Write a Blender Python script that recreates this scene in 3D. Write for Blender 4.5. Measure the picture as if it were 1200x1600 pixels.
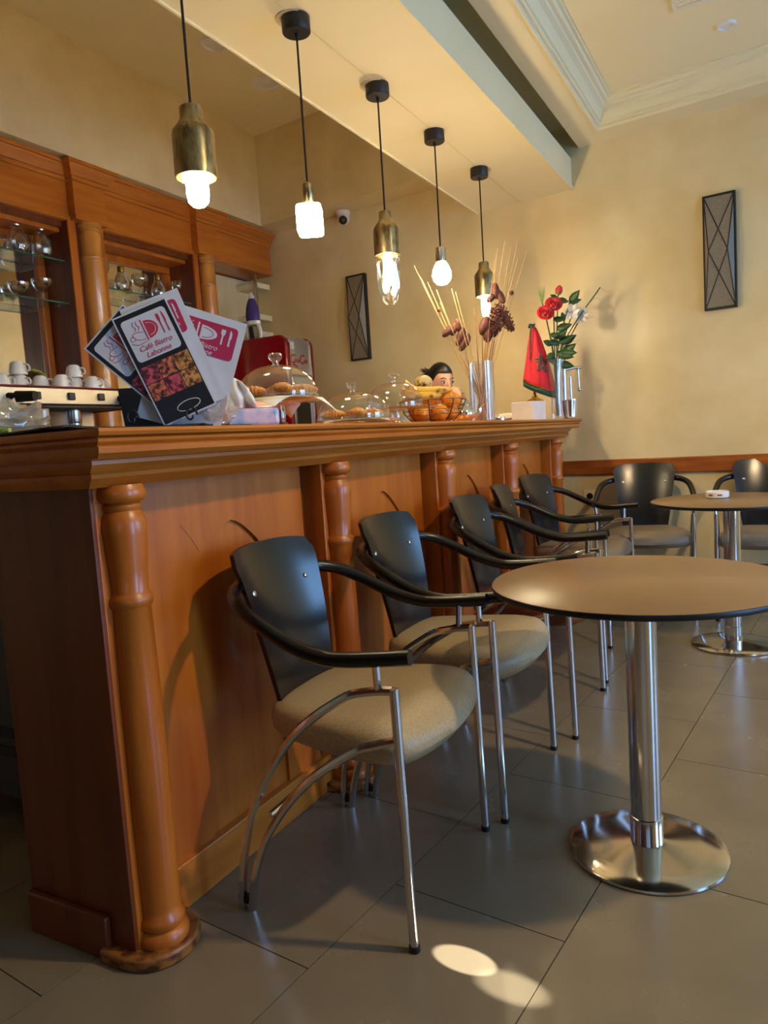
import bpy, bmesh, math, random
from mathutils import Vector, Matrix, Euler
random.seed(7)
PI = math.pi
scene = bpy.context.scene
for o in list(bpy.data.objects): bpy.data.objects.remove(o, do_unlink=True)
COL = scene.collection

# ------------------------------------------------------------------ camera
cam_data = bpy.data.cameras.new('camera')
cam = bpy.data.objects.new('camera', cam_data); COL.objects.link(cam)
right = Vector((0.88053997, 0.46959981, -0.06422914))
down = Vector((-0.01075173, -0.11568747, -0.99322747))
fwd = Vector((-0.47384993, 0.87526706, -0.09681843))
mw = Matrix.Identity(4)
for i in range(3):
    mw[i][0] = right[i]; mw[i][1] = -down[i]; mw[i][2] = -fwd[i]
mw[2][3] = 1.12
cam.matrix_world = mw
cam_data.sensor_fit = 'VERTICAL'; cam_data.sensor_height = 36.0
cam_data.lens = 1150.0 / 1600.0 * 36.0
cam_data.clip_start = 0.02
scene.camera = cam

# ------------------------------------------------------------------ world, exposure
world = bpy.data.worlds.new('world'); scene.world = world; world.use_nodes = True
bg = world.node_tree.nodes['Background']
bg.inputs[0].default_value = (0.55, 0.72, 1.0, 1); bg.inputs[1].default_value = 0.35
vs = scene.view_settings
vs.view_transform = 'Standard'; vs.look = 'None'; vs.gamma = 1.0; vs.use_curve_mapping = False
vs.exposure = 0.2

def area_light(name, loc, rot, sx, sy, energy, color):
    d = bpy.data.lights.new(name, 'AREA'); d.shape = 'RECTANGLE'; d.size = sx; d.size_y = sy
    d.energy = energy; d.color = color
    o = bpy.data.objects.new(name, d); COL.objects.link(o); o.location = loc; o.rotation_euler = rot
    return o
def point_light(name, loc, r, energy, color):
    d = bpy.data.lights.new(name, 'POINT'); d.shadow_soft_size = r; d.energy = energy; d.color = color
    o = bpy.data.objects.new(name, d); COL.objects.link(o); o.location = loc
    return o
DAY = (0.24, 0.52, 1.0)
WARM = (1.0, 0.74, 0.40)
# daylight entering by the assumed glazed door and window in the right wall and by the assumed shop window behind the camera
area_light('daylight_door', (3.16, 1.35, 1.25), (0, PI/2, 0), 2.1, 0.80, 60, DAY)
area_light('daylight_side_window', (3.16, 3.75, 1.60), (0, PI/2, 0), 1.5, 1.5, 64, DAY)
area_light('daylight_window', (1.1, -2.16, 1.55), (PI/2, 0, 0), 2.0, 1.5, 1.5, DAY)
# assumed ceiling lamp over the room, right of the tables
def spot_light(name, loc, target, angle, energy, color, r=0.05, blend=0.4):
    d = bpy.data.lights.new(name, 'SPOT'); d.spot_size = math.radians(angle); d.spot_blend = blend; d.energy = energy; d.color = color; d.shadow_soft_size = r
    o = bpy.data.objects.new(name, d); COL.objects.link(o); o.location = loc
    o.rotation_euler = (Vector(target)-Vector(loc)).to_track_quat('-Z', 'Y').to_euler()
    return o
spot_light('assumed_ceiling_lamp_light', (1.1, 1.9, 2.98), (1.1, 1.9, 0.0), 150, 165, WARM, 0.07, 0.35)
# narrow spot lamps added just outside the assumed glazed door, standing in for sun patches
spot_light('added_sun_patch_spot', (3.30, 1.05, 2.30), (-0.607, 1.354, 0.0), 1.0, 7500, (1.0, 0.93, 0.80), 0.003, 0.25)
spot_light('added_sun_patch_spot', (3.30, 1.02, 2.30), (-0.490, 1.318, 0.0), 1.25, 4200, (1.0, 0.93, 0.80), 0.003, 0.7)

# ------------------------------------------------------------------ materials
def lin(c):
    return tuple((x/12.92 if x <= 0.04045 else ((x+0.055)/1.055)**2.4) for x in c)
def rgb(r, g, b): return lin((r/255.0, g/255.0, b/255.0))
MATS = {}
def mat(name, col, rough=0.5, metal=0.0, col2=None, scale=(8, 8, 8), bump=0.0, coat=0.0, detail=4.0, nscale=1.0,
        spec=0.5, contrast=(0.35, 0.65), trans=0.0, emit=None, estr=0.0, rough2=None, distort=0.0, sss=0.0):
    m = bpy.data.materials.new(name); m.use_nodes = True
    nt = m.node_tree; b = nt.nodes['Principled BSDF']
    b.inputs['Roughness'].default_value = rough; b.inputs['Metallic'].default_value = metal
    b.inputs['Coat Weight'].default_value = coat; b.inputs['Coat Roughness'].default_value = 0.12
    b.inputs['Specular IOR Level'].default_value = spec
    b.inputs['Transmission Weight'].default_value = trans
    if sss: b.inputs['Subsurface Weight'].default_value = sss; b.inputs['Subsurface Radius'].default_value = (0.01, 0.005, 0.003)
    tc = nt.nodes.new('ShaderNodeTexCoord'); mp = nt.nodes.new('ShaderNodeMapping'); nz = nt.nodes.new('ShaderNodeTexNoise')
    mp.inputs['Scale'].default_value = scale; nz.inputs['Scale'].default_value = nscale; nz.inputs['Detail'].default_value = detail
    nz.inputs['Distortion'].default_value = distort
    nt.links.new(tc.outputs['Object'], mp.inputs['Vector']); nt.links.new(mp.outputs[0], nz.inputs['Vector'])
    rp = nt.nodes.new('ShaderNodeValToRGB')
    rp.color_ramp.elements[0].position = contrast[0]; rp.color_ramp.elements[1].position = contrast[1]
    c2 = col2 if col2 else tuple(x*0.88 for x in col)
    rp.color_ramp.elements[0].color = (*c2, 1); rp.color_ramp.elements[1].color = (*col, 1)
    nt.links.new(nz.outputs['Fac'], rp.inputs['Fac']); nt.links.new(rp.outputs[0], b.inputs['Base Color'])
    if rough2 is not None:
        mr = nt.nodes.new('ShaderNodeMapRange'); mr.inputs['To Min'].default_value = rough; mr.inputs['To Max'].default_value = rough2
        nt.links.new(nz.outputs['Fac'], mr.inputs['Value']); nt.links.new(mr.outputs[0], b.inputs['Roughness'])
    if bump:
        bp = nt.nodes.new('ShaderNodeBump'); bp.inputs['Strength'].default_value = bump; bp.inputs['Distance'].default_value = 0.004
        nt.links.new(nz.outputs['Fac'], bp.inputs['Height']); nt.links.new(bp.outputs[0], b.inputs['Normal'])
    if emit:
        b.inputs['Emission Color'].default_value = (*emit, 1); b.inputs['Emission Strength'].default_value = estr
    MATS[name] = m
    return m
def glass(name, tint=(1, 1, 1), refl=0.10, edge=0.5, body=0.0, bcol=(1, 1, 1)):
    m = bpy.data.materials.new(name); m.use_nodes = True; nt = m.node_tree
    for n in list(nt.nodes): nt.nodes.remove(n)
    out = nt.nodes.new('ShaderNodeOutputMaterial'); mx = nt.nodes.new('ShaderNodeMixShader')
    tr = nt.nodes.new('ShaderNodeBsdfTransparent'); gl = nt.nodes.new('ShaderNodeBsdfGlossy'); lw = nt.nodes.new('ShaderNodeLayerWeight')
    tc = nt.nodes.new('ShaderNodeTexCoord'); nz = nt.nodes.new('ShaderNodeTexNoise'); nz.inputs['Scale'].default_value = 5.0
    nt.links.new(tc.outputs['Object'], nz.inputs['Vector'])
    tr.inputs[0].default_value = (*tint, 1); gl.inputs[0].default_value = (1, 1, 1, 1); gl.inputs['Roughness'].default_value = 0.03
    lw.inputs['Blend'].default_value = 0.35
    mr = nt.nodes.new('ShaderNodeMapRange'); mr.inputs['To Min'].default_value = refl; mr.inputs['To Max'].default_value = edge
    nt.links.new(lw.outputs['Facing'], mr.inputs['Value'])
    ad = nt.nodes.new('ShaderNodeMath'); ad.operation = 'MULTIPLY_ADD'; ad.inputs[1].default_value = 0.03
    nt.links.new(nz.outputs['Fac'], ad.inputs[0]); nt.links.new(mr.outputs[0], ad.inputs[2])
    nt.links.new(ad.outputs[0], mx.inputs[0]); nt.links.new(tr.outputs[0], mx.inputs[1]); nt.links.new(gl.outputs[0], mx.inputs[2])
    last = mx
    if body:
        df = nt.nodes.new('ShaderNodeBsdfTranslucent'); df.inputs[0].default_value = (*bcol, 1)
        d2 = nt.nodes.new('ShaderNodeBsdfDiffuse'); d2.inputs[0].default_value = (*bcol, 1)
        a = nt.nodes.new('ShaderNodeMixShader'); a.inputs[0].default_value = 0.5
        nt.links.new(df.outputs[0], a.inputs[1]); nt.links.new(d2.outputs[0], a.inputs[2])
        m2 = nt.nodes.new('ShaderNodeMixShader'); m2.inputs[0].default_value = body
        nt.links.new(mx.outputs[0], m2.inputs[1]); nt.links.new(a.outputs[0], m2.inputs[2]); last = m2
    nt.links.new(last.outputs[0], out.inputs['Surface'])
    MATS[name] = m
    return m
def emitter(name, col, strength):
    m = mat(name, (0.9, 0.85, 0.7), 0.4, emit=col, estr=strength); return m

mat('plaster', rgb(236, 216, 168), 0.42, col2=rgb(222, 198, 146), scale=(1.3, 1.3, 1.3), nscale=2.0, bump=0.06, spec=0.35, detail=8, rough2=0.3)
mat('ceiling_paint', rgb(240, 226, 184), 0.6, col2=rgb(236, 220, 174), scale=(1, 1, 1), nscale=1.5)
mat('wood', rgb(194, 108, 30), 0.34, col2=rgb(172, 88, 22), scale=(6, 6, 0.7), nscale=3.0, coat=0.25, detail=6)
mat('wood_h', rgb(198, 116, 38), 0.32, col2=rgb(178, 96, 26), scale=(8, 0.8, 8), nscale=3.0, coat=0.25, detail=6)
mat('wood_dark', rgb(120, 58, 22), 0.35, col2=rgb(96, 42, 16), scale=(6, 6, 0.8), nscale=3.0, coat=0.2, detail=6)
mat('wood_col', rgb(216, 150, 70), 0.26, col2=rgb(200, 128, 52), scale=(6, 6, 0.7), nscale=3.0, coat=0.35, detail=6)
mat('wood_end_shaded', rgb(118, 54, 20), 0.4, col2=rgb(100, 42, 14), scale=(5, 5, 0.6), nscale=3.0, coat=0.1, detail=6)  # bar wood darkened in colour for the shade on the bar's near end
mat('wood_worn', rgb(150, 92, 42), 0.4, col2=rgb(70, 38, 16), scale=(9, 9, 20), nscale=3.0, detail=8, contrast=(0.38, 0.55))
mat('rail_wood', rgb(178, 98, 34), 0.35, col2=rgb(140, 70, 22), scale=(1.2, 1.2, 10), nscale=3.0, coat=0.2, detail=8)
mat('tile', rgb(136, 122, 98), 0.20, col2=rgb(118, 106, 86), scale=(2.6, 2.6, 2.6), nscale=1.6, detail=14, rough2=0.32, contrast=(0.2, 0.8))
mat('grout', rgb(60, 56, 50), 0.8)
mat('chrome', (0.72, 0.72, 0.74), 0.12, 1.0, col2=(0.66, 0.66, 0.68))
mat('steel', (0.62, 0.60, 0.57), 0.2, 1.0, col2=(0.56, 0.54, 0.52), scale=(3, 3, 3))
mat('base_steel', (0.66, 0.63, 0.58), 0.13, 1.0, col2=(0.62, 0.59, 0.54), scale=(3, 3, 3))
mat('steel_soft', (0.56, 0.49, 0.38), 0.35, 1.0, col2=(0.48, 0.42, 0.32), scale=(2, 2, 2))
mat('brass', rgb(178, 162, 122), 0.22, 1.0, col2=rgb(120, 106, 74), scale=(14, 14, 5), nscale=3, detail=8, rough2=0.42, contrast=(0.36, 0.55))
mat('gold', rgb(212, 168, 80), 0.25, 1.0)
mat('silver', (0.85, 0.82, 0.76), 0.1, 1.0)
mat('black_plastic', rgb(22, 20, 20), 0.4)
mat('black_rubber', rgb(26, 22, 20), 0.26, col2=rgb(18, 15, 14))
mat('black_metal', rgb(28, 24, 22), 0.45)
mat('ply_black', rgb(16, 16, 20), 0.22, col2=rgb(15, 15, 18), scale=(4, 4, 4), nscale=2, spec=0.6)
mat('vinyl', rgb(178, 158, 122), 0.36, col2=rgb(162, 142, 106), scale=(60, 60, 60), nscale=3, bump=0.25, rough2=0.46)
mat('vinyl_grey', rgb(160, 142, 118), 0.4, col2=rgb(146, 128, 104), scale=(60, 60, 60), nscale=3, bump=0.25)
mat('vinyl_brown', rgb(128, 62, 34), 0.4, col2=rgb(108, 50, 28), scale=(60, 60, 60), nscale=3, bump=0.25)
mat('laminate', rgb(138, 108, 74), 0.26, col2=rgb(126, 98, 66), scale=(2, 2, 2), nscale=1.5, detail=6, rough2=0.4)
mat('cooler_grey', rgb(62, 62, 66), 0.45)
mat('white_gloss', rgb(238, 234, 226), 0.25)
mat('white_matte', rgb(236, 232, 224), 0.6)
mat('paper', rgb(236, 234, 228), 0.6, col2=rgb(226, 224, 218), sss=0.0)
mat('wax_paper', rgb(240, 232, 212), 0.5)
mat('menu_white', rgb(222, 224, 228), 0.4)
mat('menu_black', rgb(24, 22, 24), 0.4)
mat('menu_pink', rgb(206, 46, 92), 0.45, col2=rgb(196, 60, 60), scale=(12, 12, 12))
mat('menu_red', rgb(196, 52, 56), 0.45, col2=rgb(180, 42, 84), scale=(9, 9, 9), contrast=(0.4, 0.6))
mat('red_enamel', rgb(150, 14, 24), 0.16, coat=0.6, col2=rgb(140, 12, 20))
mat('logo_red', rgb(190, 24, 30), 0.35)
mat('fridge_silver', (0.55, 0.53, 0.49), 0.32, 0.7)
mat('dark_glass', rgb(30, 28, 28), 0.1)
mat('mirror', (0.86, 0.87, 0.84), 0.015, 1.0, col2=(0.86, 0.87, 0.84))
mat('purple', rgb(70, 58, 130), 0.25)
mat('croissant', rgb(220, 150, 62), 0.45, col2=rgb(176, 98, 30), scale=(40, 40, 40), nscale=1.2, bump=0.3)
mat('orange', rgb(240, 150, 34), 0.42, col2=rgb(228, 128, 22), scale=(60, 60, 60), nscale=3, bump=0.2)
mat('banana', rgb(222, 172, 64), 0.5, col2=rgb(96, 60, 26), scale=(16, 16, 16), nscale=1.6, contrast=(0.36, 0.46), detail=5)
mat('mango', rgb(206, 178, 112), 0.5, col2=rgb(92, 68, 40), scale=(22, 22, 22), nscale=2.0, contrast=(0.36, 0.44))
mat('skin', rgb(214, 158, 126), 0.5, col2=rgb(206, 148, 116), sss=0.1)
mat('hair', rgb(18, 14, 14), 0.4, col2=rgb(10, 8, 8), scale=(60, 60, 6))
mat('shirt', rgb(40, 40, 48), 0.8)
mat('shirt_white', rgb(200, 208, 224), 0.8)
mat('dried_stem', rgb(176, 120, 66), 0.7, col2=rgb(140, 86, 46))
mat('dried_grass', rgb(206, 170, 112), 0.7)
mat('dried_dark', rgb(112, 60, 44), 0.75, col2=rgb(66, 32, 24), scale=(30, 30, 30))
mat('rose_red', rgb(214, 48, 58), 0.55, col2=rgb(190, 30, 46), scale=(30, 30, 30))
mat('leaf', rgb(48, 84, 42), 0.5, col2=rgb(34, 62, 34), scale=(20, 20, 20))
mat('leaf_light', rgb(150, 168, 88), 0.55, col2=rgb(120, 146, 70), scale=(20, 20, 20))
mat('flag_red', rgb(204, 26, 40), 0.75, col2=rgb(186, 20, 34), scale=(20, 20, 20))
mat('flag_green', rgb(30, 66, 44), 0.7)
mat('star_green', rgb(66, 88, 70), 0.6)
mat('mesh_grey', rgb(146, 134, 114), 0.6, col2=rgb(128, 118, 100), scale=(120, 120, 120), bump=0.3)
mat('green_cloth', rgb(176, 180, 70), 0.7, col2=rgb(146, 152, 52), scale=(10, 10, 10))
mat('photo_food', rgb(226, 120, 84), 0.45, col2=rgb(52, 26, 30), scale=(90, 90, 90), nscale=1.0, detail=5, contrast=(0.42, 0.6))
mat('photo_food2', rgb(226, 160, 84), 0.45, col2=rgb(84, 40, 22), scale=(80, 80, 80), nscale=1.2, detail=5, contrast=(0.4, 0.6))
mat('photo_food3', rgb(214, 90, 100), 0.45, col2=rgb(80, 30, 40), scale=(70, 70, 70), nscale=1.2, detail=5, contrast=(0.42, 0.58))
mat('pack_pink', rgb(222, 200, 222), 0.15, col2=rgb(150, 172, 206), scale=(24, 24, 24), nscale=1.0, contrast=(0.4, 0.62), coat=0.5)
mat('pack_red', rgb(178, 30, 44), 0.15, coat=0.5)
mat('eye_white', rgb(206, 190, 178), 0.5)
mat('window_frame', rgb(60, 56, 52), 0.5)
mat('water', rgb(196, 206, 206), 0.1)
glass('glass', (0.97, 0.97, 0.95), 0.05, 0.55)
glass('glass_thick', (0.93, 0.93, 0.90), 0.10, 0.75)
glass('glass_shelf', (0.80, 0.88, 0.82), 0.12, 0.5)
mat('glass_edge', rgb(60, 110, 84), 0.15, col2=rgb(40, 84, 62))
glass('glass_vase', (0.95, 0.95, 0.94), 0.06, 0.6, 0.05)
glass('plastic_film', (0.9, 0.9, 0.9), 0.16, 0.6, 0.22, (0.85, 0.82, 0.76))
glass('window_glass', (0.96, 0.98, 1.0), 0.04, 0.4)
BULB = (1.0, 0.80, 0.48)
emitter('bulb_big', BULB, 75)
emitter('bulb_cube', BULB, 62)
emitter('bulb_inner', BULB, 115)
emitter('bulb_globe', BULB, 160)
emitter('bulb_small', BULB, 140)
emitter('downlight_on', BULB, 12)
mat('downlight_off', rgb(214, 196, 160), 0.4)

# ------------------------------------------------------------------ mesh helper
def cr(pts, k=6, closed=False):
    P = [Vector(p) for p in pts]; n = len(P); out = []
    rng = range(n if closed else n-1)
    for i in rng:
        if closed: p0, p1, p2, p3 = P[(i-1) % n], P[i], P[(i+1) % n], P[(i+2) % n]
        else: p0, p1, p2, p3 = P[max(i-1, 0)], P[i], P[i+1], P[min(i+2, n-1)]
        for j in range(k):
            t = j/k
            out.append(0.5*((2*p1)+(-p0+p2)*t+(2*p0-5*p1+4*p2-p3)*t*t+(-p0+3*p1-3*p2+p3)*t**3))
    if not closed: out.append(P[-1])
    return out
class MB:
    def __init__(s, T=None): s.v = []; s.f = []; s.T = T or Matrix.Identity(4)
    def add(s, vs, fs):
        b = len(s.v); s.v += [tuple(s.T @ Vector(v)) for v in vs]; s.f += [tuple(b+i for i in f) for f in fs]; return s
    def box(s, x0, x1, y0, y1, z0, z1):
        vs = [(x0, y0, z0), (x1, y0, z0), (x1, y1, z0), (x0, y1, z0), (x0, y0, z1), (x1, y0, z1), (x1, y1, z1), (x0, y1, z1)]
        return s.add(vs, [(0, 3, 2, 1), (4, 5, 6, 7), (0, 1, 5, 4), (1, 2, 6, 5), (2, 3, 7, 6), (3, 0, 4, 7)])
    def lathe(s, prof, c=(0, 0, 0), n=24, a0=0.0, a1=2*PI, sx=1.0, sy=1.0):
        full = abs(a1-a0-2*PI) < 1e-6; m = n if full else n+1; vs = []; fs = []
        for r, z in prof:
            for i in range(m):
                a = a0+(a1-a0)*i/n; vs.append((c[0]+r*math.cos(a)*sx, c[1]+r*math.sin(a)*sy, c[2]+z))
        for j in range(len(prof)-1):
            for i in range(n if full else n):
                k = (i+1) % m if full else i+1
                fs.append((j*m+i, j*m+k, (j+1)*m+k, (j+1)*m+i))
        if full:
            if prof[0][0] > 1e-5: fs.append(tuple(range(m-1, -1, -1)))
            if prof[-1][0] > 1e-5: b = (len(prof)-1)*m; fs.append(tuple(b+i for i in range(m)))
        else:
            fs.append(tuple(j*m for j in range(len(prof)))); fs.append(tuple(j*m+m-1 for j in reversed(range(len(prof)))))
            fs.append(tuple(range(m-1, -1, -1))); b = (len(prof)-1)*m; fs.append(tuple(b+i for i in range(m)))
        return s.add(vs, fs)
    def tube(s, pts, r, n=8, closed=False, flat=1.0):
        P = [Vector(p) for p in pts]; m = len(P); R = r if isinstance(r, (list, tuple)) else [r]*m
        vs = []; fs = []; up = None
        for i in range(m):
            if closed: t = P[(i+1) % m]-P[i-1]
            else: t = P[min(i+1, m-1)]-P[max(i-1, 0)]
            t.normalize()
            if up is None:
                up = Vector((0, 0, 1)) if abs(t.z) < 0.9 else Vector((1, 0, 0))
            u = up-t*up.dot(t); u.normalize(); up = u; w = t.cross(u)
            for j in range(n):
                a = 2*PI*j/n; vs.append(tuple(P[i]+(u*math.sin(a)*flat+w*math.cos(a))*R[i]))
        for i in range(m if closed else m-1):
            for j in range(n):
                a = i*n+j; b = i*n+(j+1) % n; k = ((i+1) % m)*n
                fs.append((a, b, k+(j+1) % n, k+j))
        if not closed: fs.append(tuple(range(n-1, -1, -1))); fs.append(tuple((m-1)*n+j for j in range(n)))
        return s.add(vs, fs)
    def cyl(s, a, b, r, n=12, r2=None): return s.tube([a, b], [r, r if r2 is None else r2], n)
    def sphere(s, c, r, n=16, m=10, sx=1, sy=1, sz=1):
        prof = [(max(r*math.sin(PI*i/m), 1e-6), -r*math.cos(PI*i/m)*sz) for i in range(m+1)]
        return s.lathe(prof, c, n, sx=sx, sy=sy)
    def prism(s, poly, d, axis='z'):
        n = len(poly); z0, z1 = d
        f = {'z': lambda p, h: (p[0], p[1], h), 'x': lambda p, h: (h, p[0], p[1]), 'y': lambda p, h: (p[0], h, p[1])}[axis]
        vs = [f(p, z0) for p in poly]+[f(p, z1) for p in poly]
        return s.add(vs, [tuple(range(n-1, -1, -1)), tuple(n+i for i in range(n))]+[(i, (i+1) % n, n+(i+1) % n, n+i) for i in range(n)])
    def sweep(s, path, prof, cap=True):
        # path: 2D polyline, prof: (offset to the right of the path, z)
        P = [Vector(p) for p in path]; n = len(P); k = len(prof); vs = []; fs = []
        for i in range(n):
            if i == 0: d = (P[1]-P[0]).normalized(); nn = Vector((d.y, -d.x)); sc = 1
            elif i == n-1: d = (P[-1]-P[-2]).normalized(); nn = Vector((d.y, -d.x)); sc = 1
            else:
                d1 = (P[i]-P[i-1]).normalized(); d2 = (P[i+1]-P[i]).normalized()
                n1 = Vector((d1.y, -d1.x)); n2 = Vector((d2.y, -d2.x)); nn = (n1+n2).normalized(); sc = 1/max(nn.dot(n1), 0.2)
            for o, z in prof: q = P[i]+nn*o*sc; vs.append((q.x, q.y, z))
        for i in range(n-1):
            for j in range(k): fs.append((i*k+j, (i+1)*k+j, (i+1)*k+(j+1) % k, i*k+(j+1) % k))
        if cap: fs.append(tuple(range(k))); fs.append(tuple((n-1)*k+j for j in reversed(range(k))))
        return s.add(vs, fs)
    def build(s, name, m, parent=None, smooth=True, bevel=0.0, world=None, subsurf=0, angle=40, seg=2):
        if parent is not None and world:
            o3 = parent.location; s.v = [(x-o3.x, y-o3.y, z-o3.z) for x, y, z in s.v]
        me = bpy.data.meshes.new(name); me.from_pydata(s.v, [], s.f); me.update()
        bm = bmesh.new(); bm.from_mesh(me); bmesh.ops.recalc_face_normals(bm, faces=bm.faces); bm.to_mesh(me); bm.free()
        if isinstance(m, str): m = MATS[m]
        me.materials.append(m)
        if smooth:
            for p in me.polygons: p.use_smooth = True
            if not subsurf: me.set_sharp_from_angle(angle=math.radians(angle))
        o = bpy.data.objects.new(name, me); COL.objects.link(o)
        if parent is not None: o.parent = parent
        if bevel:
            md = o.modifiers.new('bevel', 'BEVEL'); md.width = bevel; md.segments = seg; md.limit_method = 'ANGLE'; md.angle_limit = math.radians(40)
        if subsurf:
            md = o.modifiers.new('subsurf', 'SUBSURF'); md.levels = subsurf; md.render_levels = subsurf
        return o
def tag(o, label=None, cat=None, group=None, kind=None):
    if label: o['label'] = label
    if cat: o['category'] = cat
    if group: o['group'] = group
    if kind: o['kind'] = kind
    return o
def thing(name, label, cat, loc=(0, 0, 0), rz=0.0, group=None):
    o = bpy.data.objects.new(name, None); COL.objects.link(o); o.location = loc; o.rotation_euler = (0, 0, rz)
    o.empty_display_size = 0.05
    return tag(o, label, cat, group)
def copy_tree(o, parent=None):
    c = o.copy(); COL.objects.link(c)
    if parent is not None: c.parent = parent
    for ch in list(o.children): copy_tree(ch, c)
    return c
def struct(o, label=None): o['kind'] = 'structure'; return tag(o, label)
def text_part(name, body, size, m, parent, T, ext=0.0004, shear=0.0, align='CENTER', bold=0.0):
    cu = bpy.data.curves.new(name, 'FONT'); cu.body = body; cu.size = size; cu.extrude = ext; cu.shear = shear; cu.align_x = align; cu.align_y = 'CENTER'; cu.offset = bold
    cu.resolution_u = 3
    t = bpy.data.objects.new(name+'_c', cu); COL.objects.link(t); bpy.context.view_layer.update()
    me = bpy.data.meshes.new_from_object(t); bpy.data.objects.remove(t, do_unlink=True)
    me.transform(T); me.materials.clear(); me.materials.append(MATS[m]); me.name = name
    o = bpy.data.objects.new(name, me); COL.objects.link(o); o.parent = parent
    return o

# ------------------------------------------------------------------ the room
WA = math.radians(-6)                        # the far wall and the floor tiles run 6 degrees off the bar
E1 = Vector((math.cos(WA), math.sin(WA))); E2 = Vector((-math.sin(WA), math.cos(WA)))
W0 = Vector((-1.3, 5.05))
def wall_y(x): return W0.y+(x-W0.x)*E1.y/E1.x
XL, XR, YN = -4.10, 3.2, -2.2
floor = struct(MB().box(XL-0.1, XR+0.1, YN-0.1, 5.6, -0.06, -0.004).build('floor', 'grout', smooth=False))
tw, tl = 0.446, 0.687
tile_me = None
a_lo = -1.918-tw*6
for ci in range(0, 18):
    a = a_lo+ci*tw
    off = 0.753 + (0.0 if ci % 2 == 0 else 0.343)
    for k in range(-6, 9):
        b = off+k*tl
        c = E1*(a+tw/2)+E2*(b+tl/2)
        if not (XL < c.x < XR and YN < c.y < wall_y(c.x)+0.2): continue
        if tile_me is None:
            t = MB().box(-tw/2+0.0014, tw/2-0.0014, -tl/2+0.0014, tl/2-0.0014, -0.02, 0.0).build('floor_tile', 'tile', floor, smooth=False)
            tile_me = t.data
        else:
            t = bpy.data.objects.new('floor_tile', tile_me); COL.objects.link(t); t.parent = floor
        t.location = (c.x, c.y, 0); t.rotation_euler = (0, 0, WA)
# far wall
def wall_slab(x0, x1, z0, z1, d0, d1):
    p = [(x0, wall_y(x0)+d0), (x1, wall_y(x1)+d0), (x1, wall_y(x1)+d1), (x0, wall_y(x0)+d1)]
    return MB().prism(p, (z0, z1))
struct(wall_slab(XL-0.1, XR+0.1, 0, 3.7, 0, 0.12).build('wall_far', 'plaster', smooth=False))
struct(MB().box(XL-0.1, XL, YN, 5.5, 0, 3.7).build('wall_left', 'plaster', smooth=False))
struct(wall_slab(-1.45, XR, 0.80, 0.897, -0.022, 0).build('trim_1', 'rail_wood', bevel=0.006), 'wooden chair rail along the cream far wall')
# right wall with a glazed door opening y .85-1.85, z 0-2.35
rw = MB()
rw.box(XR, XR+0.12, YN, 0.80, 0, 3.7).box(XR, XR+0.12, 1.90, 2.95, 0, 3.7).box(XR, XR+0.12, 4.55, 5.0, 0, 3.7).box(XR, XR+0.12, 2.95, 4.55, 0, 0.8).box(XR, XR+0.12, 2.95, 4.55, 2.4, 3.7).box(XR, XR+0.12, 0.80, 1.90, 2.4, 3.7)
struct(rw.build('wall_right', 'plaster', smooth=False))
dr = struct(MB().box(XR, XR+0.06, 0.80, 0.86, 0, 2.4).box(XR, XR+0.06, 1.84, 1.90, 0, 2.4).box(XR, XR+0.06, 0.86, 1.84, 2.34, 2.4).box(XR, XR+0.06, 0.86, 1.84, 0, 0.12).build('door_1', 'window_frame', smooth=False))
MB().box(XR+0.025, XR+0.031, 0.86, 1.84, 0.12, 2.34).build('pane', 'window_glass', dr, smooth=False)
w2 = struct(MB().box(XR, XR+0.06, 2.95, 3.01, 0.8, 2.4).box(XR, XR+0.06, 4.49, 4.55, 0.8, 2.4).box(XR, XR+0.06, 3.01, 4.49, 2.34, 2.4).box(XR, XR+0.06, 3.01, 4.49, 0.8, 0.86).build('window_2', 'window_frame', smooth=False))
MB().box(XR+0.025, XR+0.031, 3.01, 4.49, 0.86, 2.34).build('pane', 'window_glass', w2, smooth=False)
# wall behind the camera with a shop window
nw = MB()
nw.box(XL, -0.05, YN-0.12, YN, 0, 3.7).box(2.25, XR, YN-0.12, YN, 0, 3.7).box(-0.05, 2.25, YN-0.12, YN, 0, 0.7).box(-0.05, 2.25, YN-0.12, YN, 2.4, 3.7)
struct(nw.build('wall_near', 'wood_dark', smooth=False))
wn = struct(MB().box(-0.05, 2.25, YN-0.06, YN, 0.7, 0.76).box(-0.05, 2.25, YN-0.06, YN, 2.34, 2.4).box(-0.05, 0.01, YN-0.06, YN, 0.76, 2.34).box(2.19, 2.25, YN-0.06, YN, 0.76, 2.34).box(1.07, 1.13, YN-0.06, YN, 0.76, 2.34).build('window_1', 'window_frame', smooth=False))
MB().box(0.01, 1.07, YN-0.034, YN-0.028, 0.76, 2.34).build('pane', 'window_glass', wn, smooth=False)
MB().box(1.13, 2.19, YN-0.034, YN-0.028, 0.76, 2.34).build('pane', 'window_glass', wn, smooth=False)
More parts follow.
